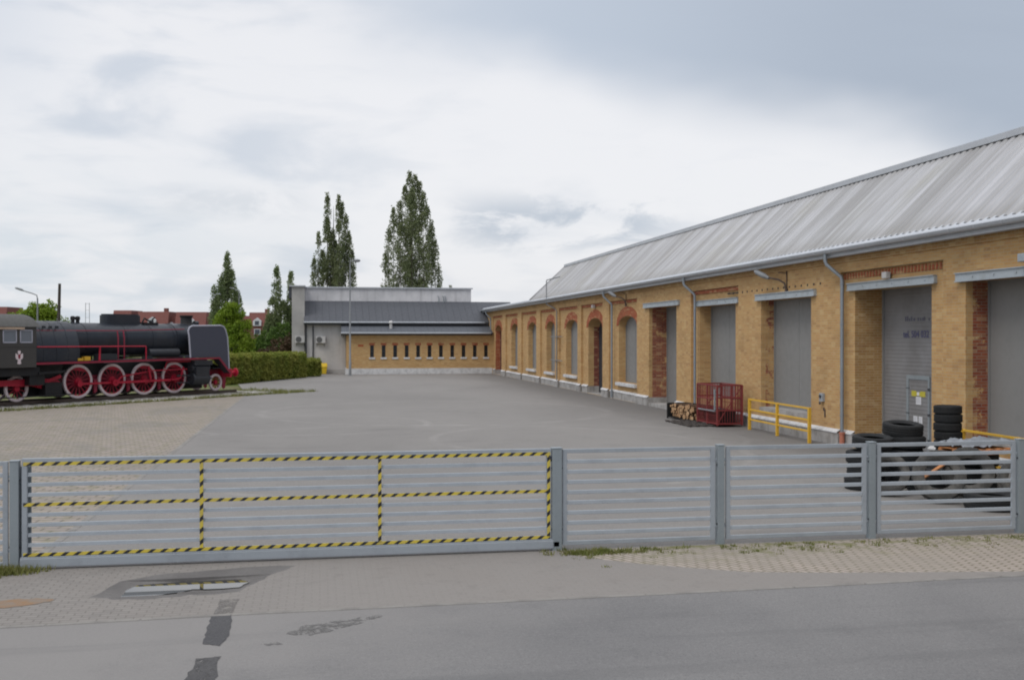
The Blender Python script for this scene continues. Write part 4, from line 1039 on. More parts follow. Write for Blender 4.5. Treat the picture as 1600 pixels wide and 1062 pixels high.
# ------------------------------------------------------------------ tyre heap
def tyre_mesh(R, wdt, rim):
    """tyre around Z, lying flat, centred; tread blocks cut in the profile"""
    h = wdt / 2; m = MB(); n = 56
    prof = [(rim, -h * .62), (rim + (R - rim) * .25, -h * .93), (rim + (R - rim) * .62, -h), (R * .965, -h * .86), (R, -h * .62), (R, -h * .22), (R * .978, -h * .19), (R * .978, -h * .03), (R, 0), (R, h * .19), (R * .978, h * .22), (R * .978, h * .34), (R, h * .37), (R, h * .62), (R * .965, h * .86), (rim + (R - rim) * .62, h), (rim + (R - rim) * .25, h * .93), (rim, h * .62), (rim * 1.09, h * .45), (R * .90, h * .5), (R * .92, 0), (R * .90, -h * .5), (rim * 1.09, -h * .45)]
    vs = []
    for i, (r, z) in enumerate(prof):
        for k in range(n):
            a = 2 * pi * k / n
            rr = r - (.014 * R if (4 <= i <= 13 and k % 2 == 0 and i not in (6, 7, 10, 11)) else 0)
            vs.append((rr * cos(a), rr * sin(a), z))
    P_ = len(prof); fs = []
    for i in range(P_):
        for k in range(n): fs.append((i*n+k, i*n+(k+1)%n, ((i+1)%P_)*n+(k+1)%n, ((i+1)%P_)*n+k))
    return m.add(vs, fs)
TY = {}
for nm, a in dict(big=(.425, .27, .25), car=(.300, .188, .19), huge=(.50, .30, .27)).items():
    me = tyre_mesh(*a).build('tyre', M['rubber'], smooth=True); TY[nm] = me
TYD = {k: v.data.copy() for k, v in TY.items()}
for d_ in TYD.values(): d_.materials.clear(); d_.materials.append(M['rubber_dusty'])
tused = set()
def tyre(kind, loc, rot=(0, 0, 0), label='', dusty=False):
    if kind not in tused: o = TY[kind]; tused.add(kind)
    else: o = TY[kind].copy(); COL.objects.link(o)
    if dusty: o.data = TYD[kind]
    o.location = loc; o.rotation_euler = rot
    tag(o, label, 'tyre', 'worn tyres heaped behind the fence'); return o
ordn = ['bottom', 'second', 'third', 'fourth', 'fifth', 'sixth', 'seventh', 'eighth', 'ninth']
def nth(i, n): return 'bottom' if i == 0 else ('top' if i == n - 1 else ordn[i] + '-from-bottom')
for i in range(4): tyre('big', (11.50 + (-.10, -.04, -.07, .10)[i], 20.77 + random.uniform(-.04, .04), .137 + .273 * i + (.03 if i == 3 else 0)), (radians(5) if i == 3 else 0, 0, 0), nth(i, 4) + ' lorry tyre of the leftmost flat stack in the heap')
for i in range(5): tyre('big', (12.46 + random.uniform(-.04, .04), 21.05 + random.uniform(-.04, .04), .137 + .273 * i), (radians(6) if i == 4 else 0, 0, 0), nth(i, 5) + ' lorry tyre of the taller flat stack left of the car tyres')
xo = [.10, .05, .06, .04, .0, .0, -.015, 0, -.01]
for i in range(9): tyre('car', (13.73 + xo[i], 21.35, .096 + .19 * i), (0, 0, random.random()), nth(i, 9) + ' car tyre of the tall narrow black tower')
for i in range(3): tyre('big', (13.45 + random.uniform(-.05, .05), 19.95 + random.uniform(-.05, .05), .137 + .273 * i), (0, 0, random.random()), nth(i, 3) + ' lorry tyre of the stack carrying the wooden pallet')
for i in range(2): tyre('huge', (14.15 + .08 * i, 18.75, .152 + .303 * i), (0, 0, random.random()), nth(i, 2) + ' wide tyre of the low right-hand pair')
def standing(kind, x, y, face_deg, lean_deg, label, dusty=False):
    """tyre on its tread; face_deg: azimuth its hub faces, leaning back"""
    R = dict(big=.425, huge=.50)[kind]; hw = dict(big=.135, huge=.15)[kind]
    f = radians(face_deg); l_ = radians(lean_deg)
    hub = Vector((cos(f) * cos(l_), sin(f) * cos(l_), sin(l_)))
    q = hub.to_track_quat('Z', 'Y')
    z = R * cos(l_) + hw * sin(l_)
    return tyre(kind, (x, y, z), q.to_euler(), label, dusty)
standing('huge', 11.86, 18.75, -118, 16, 'large dusty tyre standing upright in the front middle of the heap', True)
standing('big', 11.35, 19.75, -112, 18, 'dusty lorry tyre leaning on the leftmost stack', True)
standing('huge', 12.75, 19.15, -115, 14, 'grey dusty tyre standing behind the front upright one', True)
standing('big', 13.35, 18.35, -108, 22, 'lorry tyre leaning at the right of the front upright one', True)
tyre('huge', (12.42, 17.9, .152), (0, 0, .3), 'tyre lying flat on the asphalt in the front right of the heap')
tyre('big', (12.45, 20.05, .137), (0, 0, .8), 'lorry tyre lying low in the dark gap behind the upright ones')
tyre('big', (12.45, 20.02, .41), (0, 0, .4), 'lorry tyre lying above another in the dark gap behind the upright ones')
pt = thing('wooden_pallet', 'orange brown wooden pallet resting on the lorry tyre stack', 'pallet', (13.4, 19.85, .825), radians(12))
m_ = MB()
for y in (-.38, 0, .38): m_.box((-.6, y - .045, 0), (.6, y + .045, .09))
m_.build('bearer', M['wood'], pt)
m_ = MB()
for x in (-.53, -.27, 0, .27, .53): m_.box((x - .05, -.42, .091), (x + .05, .42, .112))
m_.build('deck_board', M['wood'], pt)
o = MB().bar((0, 0, 0), (-1.15, -.12, -.62), .10, .022).build('plank', M['wood']); o.location = (12.85, 19.3, .99); tag(o, 'orange wooden plank slanting down from the pallet', 'plank')
tm = MB(); nx_, ny_ = 26, 16
for j in range(ny_):
    for i in range(nx_):
        u, v = i / (nx_-1) - .5, j / (ny_-1) - .5
        z = .10 + .09 * mnoise.noise((u * 6, v * 5, 1)) + .05 * mnoise.noise((u * 17, v * 13, 2)) - .35 * max(0, abs(u) - .38) - .5 * max(0, abs(v) - .36)
        tm.v.append((u * 1.5, v * .85, z))
for j in range(ny_-1):
    for i in range(nx_-1): a = j*nx_+i; tm.f.append((a, a+1, a+nx_+1, a+nx_))
o = tm.build('tarpaulin', M['tarp'], smooth=True); o.location = (13.5, 20.0, .96); o.rotation_euler[2] = radians(14); tag(o, 'crumpled grey plastic sheet on top of the pallet by the tyres', 'plastic sheet')

# ------------------------------------------------------------------ steam locomotive (local: x forward, y left, z up)
HA = radians(90 - 41)
OX, OY = -12.2706, 55.2914
loco = thing('steam_locomotive', 'black steam locomotive with red wheels, white tyres and smoke deflectors', 'locomotive', (OX, OY, 0), HA)
def lp(m, n, mt, smooth=False, bevel=0, parent=None): return m.build(n, mt, parent or loco, smooth, bevel)
def driver(s, side, R, spokes, mt_counter=True, name='driving_wheel'):
    y = side * .74; z = .25 + R
    tyre_ = MB().lathe([(R - .01, -.055), (R, -.05), (R, .05), (R - .02, .058), (R - .125, .058), (R - .125, -.05)], (s, y, z), 'Y', 44, closed=True)
    wh = lp(MB().lathe([(R * .80, -.03), (R - .12, -.04), (R - .12, .04), (R * .80, .03)], (s, y, z), 'Y', 40, closed=True).lathe([(0, -.08), (R * .22, -.08), (R * .24, -.03), (R * .24, .03), (R * .22, .08), (0, .08)], (s, y, z), 'Y', 20), name, M['red'], True)
    sp_ = MB()
    for k_ in range(spokes):
        a = 2 * pi * (k_ + .5) / spokes
        sp_.bar((s + R * .15 * cos(a), y, z + R * .15 * sin(a)), (s + R * .89 * cos(a), y, z + R * .89 * sin(a)), (.075 if R > .6 else .05), .04, up=Vector((0, 1, 0)))
    sub(sp_.build('spoke', M['red_deep']), wh)
    sub(tyre_.build('tyre_ring', M['tyre_white'], smooth=True), wh)
    if mt_counter and R > .6:   # counterweight crescent
        ar = [(R * .86 * cos(a), R * .86 * sin(a)) for a in [radians(40) + radians(85) * q / 10 for q in range(11)]]
        sub(MB().prism(ar, lambda u, v, h: (s + u, y + h, z + v), -.045, .045).build('counterweight', M['red']), wh)
    return wh
DR, PR, TR = .825, .47, .60
for side in (-1, 1):
    for s in (0, 2, 4, 6): driver(s, side, DR, 16)
    driver(8.98, side, PR, 10, name='leading_wheel'); driver(-3.3, side, TR, 11, name='trailing_wheel')
for s, R in ((0, DR), (2, DR), (4, DR), (6, DR), (8.98, PR), (-3.3, TR)): lp(MB().tube([(s, -.72, .25 + R), (s, .72, .25 + R)], .09, 10), 'axle', M['loco_dark'], True)
for side in (-1, 1):
    y = side * .50
    f_ = MB(); f_.prism([(-2.0, 1.0), (-1.6, 1.35), (9.6, 1.38), (9.75, 1.05), (8.4, .98), (7.8, .82), (-.8, .82), (-1.6, .9)], lambda u, v, h: (u, h, v), y - .03, y + .03)
    lp(f_, 'main_frame', M['red_dark'])
    yo = side * .90
    cz = .25 + DR - .12
    r_ = MB()
    for a, b in ((0, 2), (2, 4), (4, 6)): r_.bar((a, yo, cz), (b, yo, cz), .05, .10)
    for s in (0, 2, 4, 6): r_.lathe([(.15, -.05), (.16, 0), (.15, .05)], (s, yo, cz), 'Y', 16)
    lp(r_, 'coupling_rod', M['red'])
    m_ = MB(); ym = side * 1.02
    m_.bar((2, ym, cz), (6.1, ym, .98), .05, .12).lathe([(.17, -.05), (.17, .05)], (2, ym, cz), 'Y', 14)
    lp(m_, 'connecting_rod', M['red'])
    v_ = MB(); yv = side * 1.10
    v_.bar((2, yv, cz), (2.3, yv, 1.25), .05, .09).bar((2.3, yv, 1.25), (3.9, yv, 1.45), .04, .06).bar((4.0, yv, 1.75), (4.15, yv, 1.05), .07, .10).bar((4.0, yv, 1.5), (6.6, yv, 1.52), .04, .06)
    v_.bar((5.2, yv + .02 * side, 1.93), (6.9, yv + .02 * side, 1.95), .05, .07).bar((5.2, yv + .02 * side, 1.93), (5.08, yv + .02 * side, 1.60), .05, .06).bar((6.35, yv, 1.65), (6.15, yv, 1.08), .05, .08).bar((6.15, yv, 1.05), (5.55, yv, .98), .05, .07)
    lp(v_, 'valve_gear', M['red'])
    c_ = MB().lathe([(.0, 6.85), (.30, 6.85), (.34, 6.9), (.34, 7.95), (.30, 8.0), (.0, 8.02)], (0, side * 1.12, .98), 'X', 22).lathe([(.0, 6.8), (.20, 6.8), (.22, 6.86), (.22, 8.06), (.0, 8.1)], (0, side * 1.12, 1.58), 'X', 20).box((6.95, side * .8, .95), (7.9, side * 1.44, 1.62)).box((6.85, side * .9, 1.72), (8.15, side * 1.42, 1.98))
    c_.bar((5.9, side * 1.1, 1.18), (6.9, side * 1.1, 1.18), .05, .09).bar((5.9, side * 1.1, .80), (6.9, side * 1.1, .80), .05, .07).bar((8.0, side * 1.12, .98), (8.35, side * 1.12, .98), .08, .08)
    lp(c_, 'cylinder', M['loco_black'], True)
    # running board: level, then dropping to the buffer beam
    rb_ = MB(); y0_, y1_ = side * .95, side * 1.45
    rb_.prism([(-2.78, 2.02), (8.62, 2.10), (9.42, 1.28), (9.42, 1.22), (8.58, 2.06), (-2.78, 1.98)], lambda u, v, h: (u, h, v), y0_, y1_)
    lp(rb_, 'running_board', M['loco_black'])
    ed = MB(); ed.prism([(-2.78, 2.06), (8.64, 2.14), (9.46, 1.30), (9.46, 1.14), (8.56, 2.04), (-2.78, 1.96)], lambda u, v, h: (u, h, v), y1_ + side * .002, y1_ + side * .025)
    lp(ed, 'board_edge', M['red_dark'])
    hr = MB(); yh = side * 1.40
    hr.tube([(-2.7, yh, 2.79), (3.58, yh, 2.78), (3.60, yh, 2.76), (3.60, yh, 2.1)], .032, 7).bar((.78, yh, 2.08), (.78, yh, 2.79), .06, .05)
    hr.tube([(.74, yh, 2.1), (.80, yh, 2.78)], .04, 6)
    lp(hr, 'handrail', M['red'])
    # boiler-side pipes
    bp = MB()
    bp.tube([(-2.6, side * .93, 3.55), (2.2, side * .90, 3.58), (6.6, side * .88, 3.68)], .028, 6).tube([(2.15, side * .98, 3.56), (2.15, side * 1.05, 3.2), (2.15, side * 1.05, 2.15)], .035, 7).tube([(2.52, side * .98, 3.56), (2.52, side * 1.05, 3.2), (2.52, side * 1.05, 2.15)], .035, 7)
    lp(bp, 'steam_pipe', M['red_dark'], True)
    fit = MB()
    fit.box((-.35, side * 1.0, 2.1), (-.05, side * 1.25, 2.22)).box((.02, side * 1.02, 2.1), (.36, side * 1.25, 2.30))
    lp(fit, 'oil_box', M['yellow'])
    fit = MB().box((.9, side * .75, 2.1), (2.0, side * 1.15, 2.42)).lathe([(.0, -1), (.24, -1), (.24, 1), (0, 1)], (5.2, side * .8, 2.42), 'X', 14).box((3.75, side * .9, 2.1), (4.2, side * 1.2, 2.25))
    lp(fit, 'air_pump', M['loco_black'])
    # smoke deflector: tall plate with rounded pale-edged outline
    ydf = side * 1.35
    pl_ = [(6.62, 2.14), (6.52, 3.30), (6.46, 3.60), (6.55, 3.78), (6.75, 3.86), (8.80, 3.90), (9.02, 3.84), (9.16, 3.66), (9.30, 3.25), (9.34, 2.9), (9.44, 1.40), (9.36, 1.40), (8.64, 2.14)]
    lp(MB().prism(pl_, lambda u, v, h: (u, h, v), ydf - .012, ydf + .012), 'smoke_deflector', M['deflector'])
    lp(MB().tube([(u, ydf, v) for u, v in pl_[:11]], .045, 8), 'deflector_trim', M['trim_grey'], True)
    st = MB()
    for s_, z_ in ((6.7, 3.2), (8.5, 3.2)): st.bar((s_, side * .85, z_), (s_, ydf, z_), .04)
    lp(st, 'deflector_stay', M['loco_black'])
    # buffers, steps, rail guard
    bf = MB().lathe([(.10, 0), (.10, .38), (.13, .40), (.075, .42), (.075, .70), (.23, .72), (.25, .76), (.22, .80), (0, .82)], (9.62, side * .88, 1.24), 'X', 20)
    lp(bf, 'buffer', M['red'], True)
    lp(MB().prism([(9.5, 1.05), (9.78, 1.0), (9.72, .40), (9.60, .32), (9.50, .45)], lambda u, v, h: (u, h, v), side * .70, side * .76).bar((9.5, side * .72, .95), (9.1, side * .72, .98), .06), 'rail_guard', M['red_dark'])
lp(MB().box((9.42, -1.42, 1.0), (9.60, 1.42, 1.48)), 'buffer_beam', M['red'], bevel=.01)
lp(MB().box((8.7, -.85, 1.48), (9.42, .85, 1.55)).add([(8.1, -.8, 2.1), (9.45, -.8, 1.5), (9.45, .8, 1.5), (8.1, .8, 2.1)], [(0, 1, 2, 3)]), 'front_apron', M['loco_black'])
bo = MB().lathe([(.80, -.25), (.80, -.2), (.84, -.2), (.84, 6.2), (.87, 6.2), (.87, 7.95), (.85, 8.05), (.78, 8.12), (.60, 8.18), (.0, 8.22)], (0, 0, 3.13), 'X', 48)
for s in (.55, 2.9, 4.6, 6.0): bo.lathe([(.85, -.03), (.855, -.03), (.855, .03), (.85, .03)], (s, 0, 3.13), 'X', 48)
lp(bo, 'boiler', M['boiler'], True)
lp(MB().lathe([(.0, 8.23), (.42, 8.20), (.44, 8.16), (.44, 8.10)], (0, 0, 3.13), 'X', 30).tube([(8.3, -.12, 3.13), (8.3, .12, 3.13)], .03, 6).lathe([(.14, 8.35), (.14, 8.1)], (0, 0, 4.02), 'X', 16), 'smokebox_door', M['loco_black'], True)
# firebox: wide, sloping sides
fb = [(1.22, 2.08), (1.25, 2.6), (1.12, 3.2), (.90, 3.65), (.60, 3.92), (.25, 4.03), (-.25, 4.03), (-.60, 3.92), (-.90, 3.65), (-1.12, 3.2), (-1.25, 2.6), (-1.22, 2.08)]
fm = MB(); fm.prism(fb, lambda u, v, h: (h, u, v), -2.85, -.25)
for x_ in (-2.2, -1.5, -.85): fm.prism([(u * 1.008, 2.08 + (v - 2.08) * 1.006) for u, v in fb], lambda u, v, h: (h, u, v), x_ - .03, x_ + .03)
for x_ in (-2.1, -1.75, -1.4): fm.box((x_, -1.02, 3.66), (x_ + .14, -.93, 3.78))
lp(fm, 'firebox', M['boiler'], True)
sh = MB().prism([(.8, 1.1), (1.0, 2.08), (-1.0, 2.08), (-.8, 1.1)], lambda u, v, h: (h, u, v), -2.6, -1.0)
lp(sh, 'ashpan', M['loco_dark'])
lp(MB().box((-2.6, -.42, .42), (8.3, .42, 1.95)).box((-4.8, -.4, .6), (-2.7, .4, 1.4)), 'dark_filler', M['loco_dark'])  # dark boxes added between the frames for the gloom beneath the boiler
dm = MB(); ov = [(2.02 + .28, .30), (2.30, .34)]
dome = []
for k_ in range(24):
    a = 2 * pi * k_ / 24; ca, sa = cos(a), sin(a)
    dome.append((3.12 + (1.13 if abs(ca) < 2 else 0) * math.copysign(abs(ca) ** .4, ca), .38 * math.copysign(abs(sa) ** .6, sa)))
dm.prism(dome, lambda u, v, h: (u, v, h), 3.75, 4.38); dm.prism([(3.12 + (u - 3.12) * .95, v * .85) for u, v in dome], lambda u, v, h: (u, v, h), 4.38, 4.44)
lp(dm, 'steam_dome', M['boiler'], True)
lp(MB().lathe([(.10, 3.9), (.09, 4.10), (.12, 4.12), (.12, 4.26), (.05, 4.3), (0, 4.3)], (.28, 0, 0), 'Z', 12).lathe([(.10, 3.9), (.09, 4.10), (.12, 4.12), (.12, 4.26), (.05, 4.3), (0, 4.3)], (.56, 0, 0), 'Z', 12), 'safety_valve', M['loco_dark'], True)
lp(MB().tube([(4.3, -.2, 3.9), (4.5, -.2, 4.25), (5.0, -.2, 4.02)], .05, 7).tube([(4.95, -.2, 3.9), (5.05, -.2, 4.22), (5.2, -.2, 4.3)], .045, 7).box((4.35, -.35, 3.9), (5.3, .1, 4.03)), 'whistle', M['loco_dark'], True)
lp(MB().lathe([(.44, 3.85), (.36, 3.95), (.31, 4.05), (.31, 4.34), (.36, 4.38), (.36, 4.46), (.27, 4.46), (.25, 4.2)], (7.55, 0, 0), 'Z', 26), 'chimney', M['loco_dark'], True)
# cab
cb = MB(); CX0, CX1 = -5.25, -2.78
wins_c = [rect(-4.47, -3.78, 2.98, 3.58), rect(-3.62, -2.98, 2.98, 3.58)]
for side in (-1, 1):
    o_ = [(CX0 + .3, 1.85), (CX1, 1.85), (CX1, 3.72), (CX0 + .1, 3.72)]
    cb.sheet(o_, wins_c, lambda u, v, s=side: (u, s * 1.5, v)); cb.sheet(o_, wins_c, lambda u, v, s=side: (u, s * 1.46, v))
    for L in wins_c + [o_]: cb.skirt(L, lambda u, v, d: (u, d, v), side * 1.46, side * 1.5)
cb.box((CX1 - .04, -1.459, 1.85), (CX1, -1.0, 3.72)).box((CX1 - .04, 1.0, 1.85), (CX1, 1.459, 3.72)).box((CX1 - .04, -.999, 3.0), (CX1 - .001, .999, 3.9)).box((CX0 + .3, -1.459, 1.85), (CX1 - .04, 1.459, 1.92))
for side in (-1, 1): cb.box((CX0 + .3, side * 1.50, 2.80), (CX1, side * 1.515, 2.86))
lp(cb, 'cab', M['cab'])
for side in (-1, 1):
    for L in wins_c:
        gl, gf = MB(), MB()
        (a, z0), (b, z1) = L[0], L[2]
        gl.box((a, side * 1.475, z0), (b, side * 1.485, z1))
        lp(gl, 'cab_window', M['cab_glass'])
        for p, q in (((a, z0), (a + .045, z1)), ((b - .045, z0), (b, z1)), ((a, z0), (b, z0 + .05)), ((a, z1 - .04), (b, z1))): gf.box((p[0], side * 1.486, p[1]), (q[0], side * 1.508, q[1]))
        lp(gf, 'window_frame', M['trim_grey'])

lp(MB().box((CX0 - .4, -1.56, 3.60), (-3.42, -1.53, 3.70)), 'roof_board', M['tan'])
rr_ = [(1.58, 3.72), (1.45, 3.86), (1.15, 4.08), (.75, 4.24), (.3, 4.32), (-.3, 4.32), (-.75, 4.24), (-1.15, 4.08), (-1.45, 3.86), (-1.58, 3.72)]
lp(MB().prism(rr_, lambda u, v, h: (h, u, v), CX0 - .45, CX1 + .12), 'cab_roof', M['cab_roof'], True)
lp(MB().box((-4.95, -1.35, 1.45), (-2.5, 1.35, 1.85)).box((-5.1, -1.2, 1.15), (-4.9, 1.2, 1.85)).bar((-2.6, -1.40, 1.55), (-1.1, -1.40, 1.62), .05, .10).box((-3.0, -1.3, 1.0), (-2.2, -.6, 1.5)), 'underframe', M['loco_dark'])
# trailing truck in red
for side in (-1, 1): lp(MB().prism([(-4.6, 1.25), (-2.6, 1.3), (-1.3, 1.25), (-1.0, 1.0), (-1.9, .75), (-2.6, .95), (-4.6, 1.0)], lambda u, v, h: (u, h, v), side * .86, side * .92).bar((-2.4, side * .95, .95), (-1.1, side * .95, 1.38), .07, .16), 'truck_frame', M['red'])
lp(MB().box((-2.1, -1.2, .42), (-1.2, -.7, 1.1)).bar((-4.4, -1.3, .48), (-.6, -1.3, .50), .05, .05), 'brake_gear', M['loco_dark'])
for side in (-1, 1):
    br_ = MB()
    for s in (1, 3, 5): br_.prism([(s - .12, 1.15), (s + .12, 1.15), (s + .08, .55), (s - .08, .45)], lambda u, v, h: (u, h, v), side * .70, side * .80)
    lp(br_, 'brake_hanger', M['red_dark'])
# crest on the cab side: white eagle with spread wings
eg = [(0, .28), (.07, .29), (.10, .22), (.06, .15), (.09, .10), (.22, .17), (.24, .02), (.19, -.10), (.09, -.12), (.10, -.22), (.12, -.31), (0, -.34)]
eg = eg + [(-x_, z_) for x_, z_ in eg[-2:0:-1]]
lp(MB().prism([(-3.66 + u * .8, 2.34 + v) for u, v in eg], lambda u, v, h: (u, h, v), -1.508, -1.5005), 'eagle_crest', M['tyre_white'])
lp(MB().prism([(-3.66 + a, 2.34 + b) for a, b in ((-.06, .12), (.06, .12), (.05, -.05), (0, -.10), (-.05, -.05))], lambda u, v, h: (u, h, v), -1.512, -1.5085), 'crest_shield', M['red_dark'])

# tender behind the cab
tn = thing('tender', 'black coal tender coupled behind the locomotive cab', 'tender', (OX, OY, 0), HA)
def tp_(m, n, mt, **k_): return m.build(n, mt, tn, **k_)
tp_(MB().box((-12.4, -1.5, 1.55), (-5.75, 1.5, 3.35)).box((-12.4, -1.45, 3.35), (-9.5, 1.45, 3.45)).box((-9.4, -1.48, 3.35), (-5.8, -1.40, 3.7)).box((-9.4, 1.40, 3.35), (-5.8, 1.48, 3.7)), 'tank', M['cab'], bevel=.03)
tp_(MB().box((-12.6, -1.3, 1.2), (-5.6, 1.3, 1.54)), 'chassis', M['loco_dark'])
cm_ = MB()
for i in range(20):
    for j in range(10):
        cm_.v.append((-9.4 + i * .19, -1.38 + j * .306, 3.4 + .35 * sin(pi * j / 9) * sin(pi * i / 19) + random.uniform(-.05, .05)))
for i in range(19):
    for j in range(9): a = i * 10 + j; cm_.f.append((a, a+10, a+11, a+1))
tp_(cm_, 'coal', M['loco_dark'])
for s in (-6.6, -8.3, -9.9, -11.6):
    for side in (-1, 1):
        wh = MB().lathe([(0, -.04), (.48, -.04), (.5, 0), (.48, .04), (0, .04)], (s, side * .76, .75), 'Y', 26).build('wheel', M['red'], tn, True)
        sub(MB().lathe([(.415, -.055), (.50, -.05), (.50, .05), (.415, .055)], (s, side * .76, .75), 'Y', 30, closed=True).build('tyre_ring', M['tyre_white'], smooth=True), wh)
# track and ballast
trk = thing('railway_track', 'short length of railway track under the locomotive', 'track', (OX, OY, 0), HA)
m_ = MB(); s = -22.0
while s < 10.3: m_.box((s, -1.25, .0), (s + .24, 1.25, .105)); s += .62
m_.build('sleeper', M['old_wood'], trk)
for side in (-1, 1): MB().box((-22, side * .74 - .035, .11), (10.6, side * .74 + .035, .25)).box((-22, side * .74 - .07, .111), (10.6, side * .74 + .07, .13)).build('rail', M['steel_rail'], trk)
bl = MB(); NS = 150
for i in range(NS + 1):
    s = -26 + 38.0 * i / NS
    for j, (y, z) in enumerate(((-2.75, -.055), (-2.2, .07), (-1.2, .09), (0, .085), (1.2, .09), (1.9, .07), (2.7, -.055))):
        jj = .06; sx, sy = random.uniform(-jj, jj), random.uniform(-.12, .12) if j in (0, 6) else 0
        L = Vector((s + sx, y + sy + (.5 if s < -100 else 0), z + random.uniform(-.015, .015)))
        bl.v.append((OX + L.x * cos(HA) - L.y * sin(HA), OY + L.x * sin(HA) + L.y * cos(HA), L.z))
for i in range(NS):
    for j in range(6): a = i * 7 + j; bl.f.append((a, a + 7, a + 8, a + 1))
o = bl.build('ballast', M['ballast']); o['kind'] = 'structure'
g = MB()
for _ in range(1300):
    s = random.uniform(-20, 14); L = Vector((s, -2.75 + random.gauss(0, .13), 0)) if random.random() < .7 else Vector((random.uniform(8.5, 15), random.uniform(-3.2, 2.5), 0))
    blades(g, OX + L.x * cos(HA) - L.y * sin(HA), OY + L.x * sin(HA) + L.y * cos(HA), random.uniform(.08, .22), 9, .12)
o = g.build('grass_verge', M['grass'], fix=False); tag(o, 'ragged grass growing along the track ballast and at its end', 'grass', kind='stuff')

# ------------------------------------------------------------------ planting
def leaves(m, c, n, rad, size):
    """n leaf quads scattered through an ellipsoid"""
    for _ in range(n):
        while True:
            p = Vector((random.uniform(-1, 1), random.uniform(-1, 1), random.uniform(-1, 1)))
            if p.length < 1: break
        p = Vector((c[0] + p.x * rad[0], c[1] + p.y * rad[1], c[2] + p.z * rad[2]))
        a = Vector((random.gauss(0, 1), random.gauss(0, 1), random.gauss(0, .8))).normalized(); b = a.orthogonal().normalized()
        b = Matrix.Rotation(random.uniform(0, 6.28), 3, a) @ b; c2 = a.cross(b)
        s_ = size * random.uniform(.55, 1.25)
        m.add([p - b * s_ * .6, p + c2 * s_ * .38, p + b * s_ * .6, p - c2 * s_ * .38], [(0, 1, 2, 3)])
def poplar(name, label, loc, H, Wd, lobes, mt, seed, n=9000, leafs=.24, zb=.05, thr=-.08):
    """columnar tree: ascending limbs, each carrying a tapering plume of leaves broken by vertical gaps"""
    random.seed(seed); t_ = thing(name, label, 'tree', loc)
    tr = MB(); tr.tube([(0, 0, -.1), (.05, 0, H * .15), (0, .05, H * .45), (0, 0, H * .93)], [H * .016 + .05, H * .013, H * .008, .015], 9)
    cr = MB(); vol = [(w_ * Wd) ** 1.6 * H * (h1 - zb) for (fx, fy, h1, w_) in lobes]; tot = sum(vol)
    for (fx, fy, h1, w_), vv in zip(lobes, vol):
        bx, by = fx * Wd / 2, fy * Wd / 2
        path = lambda q: Vector((bx * min(1, .25 + q * 2.6), by * min(1, .25 + q * 2.6), H * (zb + (h1 - zb) * q)))
        tr.tube([path(q) for q in (0, .15, .35, .7, 1)], [.10, .08, .06, .035, .012], 6)
        k_ = int(n * vv / tot)
        while k_ > 0:
            q = random.random() ** .85
            c = path(q); R_ = w_ * Wd * min(1, .45 + q * 2.2) * (1 - q ** 2.6) ** .7 * 1.12 + .14
            a_ = random.uniform(0, 6.28); rr = R_ * random.random() ** .5
            p = Vector((c.x + rr * cos(a_), c.y + rr * sin(a_), c.z + random.gauss(0, .12)))
            k_ -= 1
            v_ = mnoise.noise((p.x * .95 + seed, p.y * .95, p.z * .38)) + .55 * mnoise.noise((p.x * 2.3, p.y * 2.3 + seed, p.z * 1.1))
            if q < .92 and v_ < thr + random.uniform(-.10, .10): continue
            leaves(cr, p, 3, (.16, .16, .26), leafs)
    tr.build('trunk', M['bark'], t_, True)
    cr.build('crown', mt, t_, fix=False)
    return t_
poplar('poplar_tree', 'tallest dark poplar with one broad spire above the concrete hall', (11.0, 130, 0), 23.6, 7.0,
       [(-.05, 0, 1.0, .15), (.16, .1, .985, .15), (.30, .1, .955, .14), (-.20, .1, .93, .15), (.44, -.1, .89, .14), (-.40, .1, .845, .12), (-.62, -.1, .80, .13), (.58, .1, .82, .14), (.1, .5, .92, .19), (0, -.5, .90, .19), (.72, 0, .74, .13), (-.78, 0, .70, .11), (.4, -.5, .78, .17), (-.4, -.5, .72, .17), (.86, 0, .64, .12), (-.90, 0, .58, .10), (.97, 0, .52, .10)], M['poplar'], 11, 23000, .19)
poplar('poplar_tree', 'twin-topped poplar behind the left part of the concrete hall', (1.7, 137, 0), 21.6, 5.4,
       [(-.28, 0, 1.0, .125), (.24, 0, .99, .125), (.40, .1, .95, .13), (-.30, 0, .86, .14), (-.72, 0, .77, .11), (-.92, 0, .62, .10), (.58, -.1, .87, .13), (.72, .1, .78, .13), (.05, .4, .62, .18), (.25, -.4, .84, .17), (.88, 0, .66, .12), (-.5, .2, .66, .17), (-.03, 0, .78, .14), (.10, .1, .72, .16), (-.15, -.1, .70, .17)], M['poplar'], 12, 20000, .19)
poplar('poplar_tree', 'smaller pointed poplar rising behind the bright green bush', (-9.5, 113.5, 0), 12.0, 3.3,
       [(0, 0, 1.0, .17), (.25, 0, .85, .22), (-.35, 0, .80, .2), (.6, 0, .66, .22), (-.65, 0, .62, .24), (0, .4, .85, .25), (-.8, 0, .72, .12)], M['poplar_pale'], 13, 9500, .17, thr=-.25)
poplar('poplar_tree', 'narrow two-pronged poplar close to the left corner of the hall', (-4.15, 114.5, 0), 10.6, 3.2,
       [(-.25, 0, 1.0, .16), (.70, 0, .96, .14), (-.5, 0, .7, .22), (.2, 0, .66, .25), (-.7, 0, .5, .25), (.7, 0, .6, .2)], M['poplar_pale'], 14, 9500, .17, thr=-.28)
